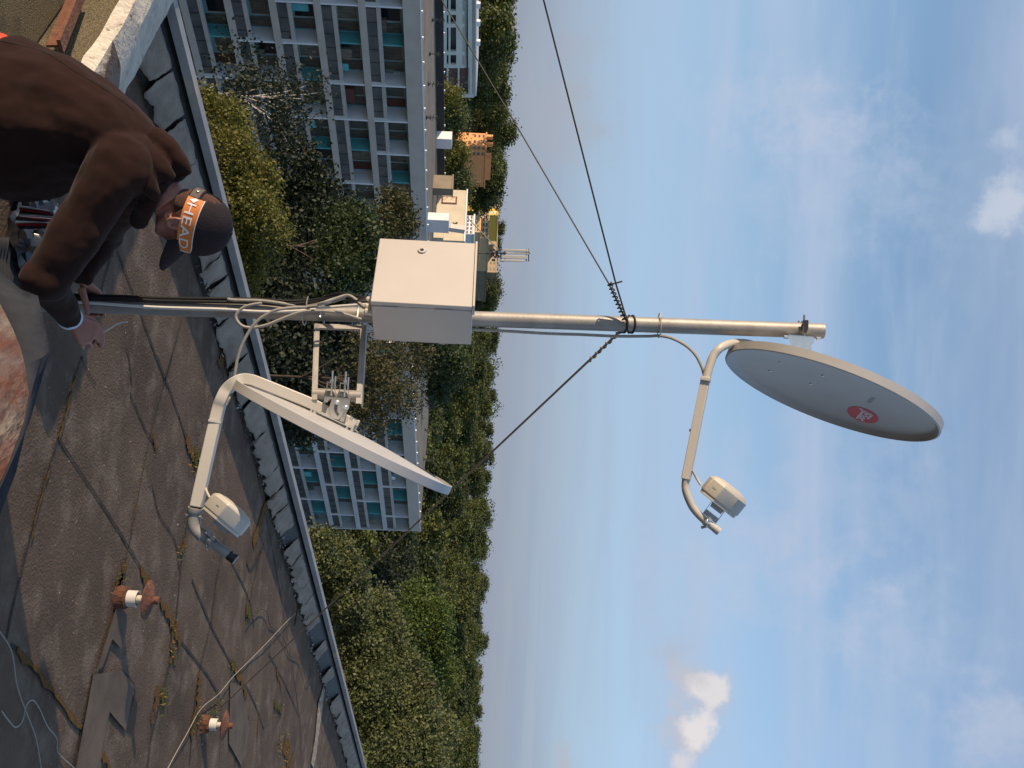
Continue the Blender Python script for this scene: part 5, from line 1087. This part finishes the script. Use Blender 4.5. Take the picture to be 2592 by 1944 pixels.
# collar, and the hood thrown back over the shoulders
j.tube([Hd(-.055, .05, -.115) * .5 + P(390, 430, 2.79) * .5, P(400, 470, 2.76), P(372, 520, 2.76), P(352, 560, 2.84)], [.035, .034, .03, .03], 12)
j.tube([P(405, 420, 2.84), P(425, 410, 2.86), P(415, 440, 2.92)], [.045, .045, .04], 12)
oj = j.build('jacket', M['jacket'], man, recalc=False); soft(oj, .0075, 6, ((.26, .040), (.10, .016)))
h = MB()
h.tube(cr(PP([(360, 352, 2.82), (392, 352, 2.78), (428, 376, 2.77), (456, 412, 2.78), (470, 440, 2.80)]), 4), [.026, .030, .034, .036, .037, .038, .038, .038, .037, .036, .034, .032, .030, .028, .026, .024, .022], 12)
h.tube(cr(PP([(362, 372, 2.76), (388, 402, 2.73), (410, 432, 2.73), (436, 456, 2.76)]), 4), [.022, .026, .030, .034, .035, .035, .035, .034, .032, .03, .027, .024, .02], 12)
h.tube(cr(PP([(356, 400, 2.74), (366, 440, 2.71), (384, 480, 2.72), (398, 502, 2.75)]), 4), [.02, .024, .028, .03, .032, .032, .032, .031, .029, .026, .023, .02, .016], 12)
h.ball(P(400, 415, 2.80), .072, (1, 1, 1), 10); h.ball(P(428, 416, 2.81), .060, (1, 1, 1), 10); h.ball(P(385, 446, 2.775), .062, (1, 1, 1), 10); h.ball(P(380, 392, 2.79), .062, (1, 1, 1), 10)
oh = h.build('hood', M['jacket'], oj, recalc=False); soft(oh, .007, 4, ((.09, .022),))
# sleeve cuffs with pale shirt edge, shoulder and side seams
for e, w, rr in ((elR, wrR, .041), (elL, wrL, .032)):
    a = unit(w - e); m = MB(); m.lathe(w + a * (.006 if w is wrR else -.004), a, [(rr - .003, -.03), (rr, -.02), (rr + .0005, .002), (rr - .003, .003), (rr - .006, .0), (rr - .006, -.03)], 24); m.build('shirt_cuff', mat('pale blue cuff', (.50, .58, .66), .7), man)
# seam: a thin welt following the back, slightly towards us
def on_jacket(i, a):                                # point on torso section i (float) at angle a
    ss = densify([(p, r * 1.0, d * 1.03) for p, r, d in spine]); k = min(len(ss) - 2, max(1, int(i * 4))); p, rs, rd = ss[k]; rg = ring(p, ss[k + 1][0] - ss[k - 1][0], rs + .008, rd + .008, 60); return rg[int(a / (2 * pi) * 60) % 60]
from mathutils.bvhtree import BVHTree
bpy.context.view_layer.update(); dg_ = bpy.context.evaluated_depsgraph_get(); tree_ = BVHTree.FromObject(oj, dg_); joff = np.array(ORG[man.name])
def welt(pxs, r=.0035, n=8, name='seam', mm=None, par=oj):
    pts = []
    for q in cr([np.array([x, y, 0.]) for x, y in pxs], n):
        dv = D(q[0], q[1]); h_, nn_, _, _ = tree_.ray_cast(Vector(_C - joff), Vector(unit(dv)))
        if h_ is not None: pts.append(np.array(h_) + joff + np.array(nn_) * r * .2)
    if len(pts) > 3:
        mb = MB(); mb.tube(pts, r, 6); mb.build(name, mm or M['jacket'], par, recalc=False)
M['seamj'] = mat('dark seam thread', (.012, .007, .006), .95)
zj = lambda L: [(x * .3165, y * .3165) for x, y in L]
welt(zj([(5, 330), (200, 372), (400, 440), (600, 570), (800, 690), (950, 790), (1070, 880)]), .0018, mm=M['seamj'])
# --- trousers, orange shirt at the waist, striped shirt hanging under the chest
m = MB(); legs(m, .022); body_loft(m, densify([(hip - _U * .03, .17, .18), (hip, .2, .2), (hip + _U * .08, .2, .19)])); o = m.build('trousers', M['trouser'], man, recalc=False); soft(o, .014, 4, ((.12, .02),))
m = MB(); m.loft([ring(P(-44 + k * 16, 262 + k * 6, 2.85), _U * .95 + _R * .3, .226 + .010 * (k == 1), .21, 36) for k in range(5)]); m.build('orange_shirt', M['orangeshirt'], man)
ss = MB(); nst = 9
for i in range(nst):
    t0, t1 = i / nst, (i + 1) / nst; ss.cur = (0, 1, 2)[i % 3]
    q = lambda t, v: P(44 + v * (90 - 20 * abs(t - .5)) + 6 * sin(t * 7), 520 + t * 58 - v * 14 * (t - .9), 2.90 + .03 * sin(t * 9 + v))
    ss.add([q(t0, 0), q(t1, 0), q(t1, .5), q(t0, .5), q(t1, 1), q(t0, 1)], [(0, 1, 2, 3), (3, 2, 4, 5)])
o = ss.build('striped_shirt', [M['whitethread'], mat('red stripe', (.35, .012, .02), .8), mat('black stripe', (.01, .008, .012), .9)], man, recalc=False); o.modifiers.new('t', 'SOLIDIFY').thickness = .003
# --- hair and cap
m = MB(); m.ball(Hd(-.002, 0, .012), 1., (.102, .079, .107), 20, A3); m.ball(Hd(-.055, 0, -.035), 1., (.045, .062, .05), 12, A3)
o = m.build('hair', M['hair'], man, recalc=False)
# keep hair off the face: cut below the band in front
bm_ = bmesh.new(); bm_.from_mesh(o.data); org = ORG[man.name]
dele = [f for f in bm_.faces if ((np.array(f.calc_center_median()) + org - HC) @ hU < -.012 and (np.array(f.calc_center_median()) + org - HC) @ hF > -.035) or (np.array(f.calc_center_median()) + org - HC) @ hU < -.062]
bmesh.ops.delete(bm_, geom=dele, context='FACES'); bm_.to_mesh(o.data); bm_.free()
HB, HT = -.022, .122
def capP(phi, h, g=0.):
    k = sqrt(max(0.0004, 1 - (max(0., h - .0) / HT) ** 2.3)); return Hd((.108 + g) * cos(phi) * k, (.088 + g) * sin(phi) * k, h)
cp_ = MB(); nf, nh = 64, 16; idx = {}
vs = []; fs = []
for i in range(nf):
    for k in range(nh + 1):
        idx[i, k] = len(vs); h_ = HB + (HT - HB) * (1 - (1 - k / nh) ** 1.5); vs.append(capP(2 * pi * i / nf, h_ if k < nh else HT))
for i in range(nf):
    for k in range(nh):
        ph = 2 * pi * (i + .5) / nf; h_ = HB + (HT - HB) * (1 - (1 - (k + .5) / nh) ** 1.5)
        if abs(ph - pi) < .52 and .012 < h_ < .012 + .060 * sqrt(max(0, 1 - ((ph - pi) / .52) ** 2)): continue        # opening at the back
        fs.append((idx[i, k], idx[(i + 1) % nf, k], idx[(i + 1) % nf, k + 1], idx[i, k + 1]))
cp_.add(vs, fs); oc = cp_.build('cap', M['cap'], man, recalc=False, ang=80); sm = oc.modifiers.new('t', 'SOLIDIFY'); sm.thickness = .003; sm.offset = 0
m = MB(); m.lathe(Hd(0, 0, HT), hU, [(.008, -.004), (.007, .003), (.003, .005)], 12); m.build('top_button', M['cap'], oc)
for a_ in np.linspace(0, 2 * pi, 7)[:-1]:
    m = MB(); m.tube([capP(a_ + .3, h_, .001) for h_ in np.linspace(.075 if abs(a_ + .3 - pi) < .7 else HB + .01, HT - .004, 9)], .0012, 5, cap=False); m.build('panel_seam', M['cap'], oc)
br = MB(); nb, nr = 22, 6; gv = []
for i in range(nb + 1):
    ph = -1.15 + 2.3 * i / nb
    for k in range(nr + 1):
        t_ = k / nr; c_ = capP(ph, HB + .006, .001); ext = .100 * t_ * (1 - (abs(ph) / 1.2) ** 3.2)
        gv.append(c_ + unit(hF * .86 - hU * .5) * ext - hU * (.008 * t_ * t_ + .020 * t_ * (abs(ph) / 1.15) ** 2))
br.add(gv, [(i * (nr + 1) + k, (i + 1) * (nr + 1) + k, (i + 1) * (nr + 1) + k + 1, i * (nr + 1) + k + 1) for i in range(nb) for k in range(nr)])
o = br.build('brim', M['cap'], oc, recalc=False, ang=80); sm = o.modifiers.new('t', 'SOLIDIFY'); sm.thickness = .008; sm.offset = 0; o.modifiers.new('b', 'BEVEL').width = .0015
def band(phs, h0, h1, g):
    mb = MB(); a = [capP(p_, h0(p_) if callable(h0) else h0, g) for p_ in phs]; c_ = [capP(p_, h1(p_) if callable(h1) else h1, g) for p_ in phs]; n = len(phs)
    return mb.add(a + c_, [(i, i + 1, n + i + 1, n + i) for i in range(n - 1)])
PH = np.linspace(radians(150), radians(36), 40)
h_hi = lambda p_: .030 - .010 * max(0, (radians(60) - p_) / radians(24)) ** 2 + .004 * (p_ - radians(90))
ob_ = band(PH, HB + .001, h_hi, .0030).build('side_band', M['orangeband'], oc, recalc=False)
m = MB(); m.tube([capP(p_, h_hi(p_), .0034) for p_ in PH] + [capP(radians(35.5), h_, .0034) for h_ in (.014, 0, HB + .004)], .0016, 6); m.build('band_piping', M['whitethread'], ob_, recalc=False)
vs, fs = text_mesh('HEAD', .030, .0); vs[:, 0] -= vs[:, 0].min(); vs[:, 1] -= vs[:, 1].min(); w_, h__ = vs[:, 0].max(), vs[:, 1].max()
m = MB(); m.add([capP(radians(136) - (x / w_) * radians(86), -.014 + (y / h__) * .030, .0040) for x, y in vs], fs); m.add([capP(radians(a_), h_, .0040) for a_, h_ in ((146, .016), (138, .004), (143, -.012), (149, .006))], [(0, 1, 2, 3)])
m.build('band_lettering', M['whitethread'], ob_, recalc=False)
st = band(np.linspace(radians(214), radians(150), 24), HB + .004, .012, .0040).build('back_strap', mat('grey brown strap', (.09, .07, .06), .8), oc, recalc=False)
m = MB(); q = capP(radians(168), -.002, .006); m.frame(q, unit(q - Hd(0, 0, -.002)), hU, unit(np.cross(hU, q - HC)), .002, .005, .006); m.build('buckle', M['zinc'], st, bevel=.001)
# white tie he is fitting
tag((lambda mb: (mb.tube(cr(PP([(236, 858, 3.0), (250, 848, 3.02), (270, 836, 3.03), (292, 822, 3.03), (308, 816, 3.03), (322, 815, 3.03)]), 5), .0035, 6), mb.build('cable_tie', M['plastic'], recalc=False))[1])(MB()), 'loose white cable tie in the right hand of the worker', 'cable tie')

# ------------------------------------------------------------------ things on the roof beside the worker
bg_c = G(62, 600)
m = MB(); m.ball(bg_c + ZUP * .05, 1., (.16, .15, .09), 20)
rng = np.random.default_rng(4); A = np.array(m.v); d_ = A - (bg_c + ZUP * .05); n_ = 9; dirs = rng.normal(size=(26, 3)); dirs /= np.linalg.norm(dirs, axis=1)[:, None]; un_ = d_ / np.linalg.norm(d_, axis=1)[:, None]
A = A + d_ * (np.abs(un_ @ dirs.T).max(1)[:, None] - .86) * 1.6 + rng.normal(size=A.shape) * .006; m.v = [tuple(p) for p in A]
o = tag(m.build('plastic_bag', mat('shiny black film', (.012, .013, .016), .16, coat=.5), ang=25), 'crumpled shiny black plastic bag on the roof by the worker', 'bag')
cs_m = MB(); c0_, c1_, c2_ = G(80, 640), G(72, 745), G(-60, 640); u_, w_ = c1_ - c0_, c2_ - c0_; N_ = 60; rows = []
for k in range(N_ + 1): rows.append([c0_ + w_ * k / N_ + u_ * t + ZUP * (.016 + .007 * sin(k / N_ * 2 * pi * 16) + .004 * sin(t * 9 + k * .1)) for t in np.linspace(-.35, 1.3, 12)])
cs_m.loft(rows, cap=False, closed=False); o = tag(cs_m.build('corrugated_sheet', mat('dull dark sheet', (.035, .037, .042), .9, 0, (.05, .052, .055), 8, spec=.1), recalc=False, ang=60), 'dull grey corrugated sheet on the roof in front of the worker', 'metal sheet'); o.modifiers.new('t', 'SOLIDIFY').thickness = .003
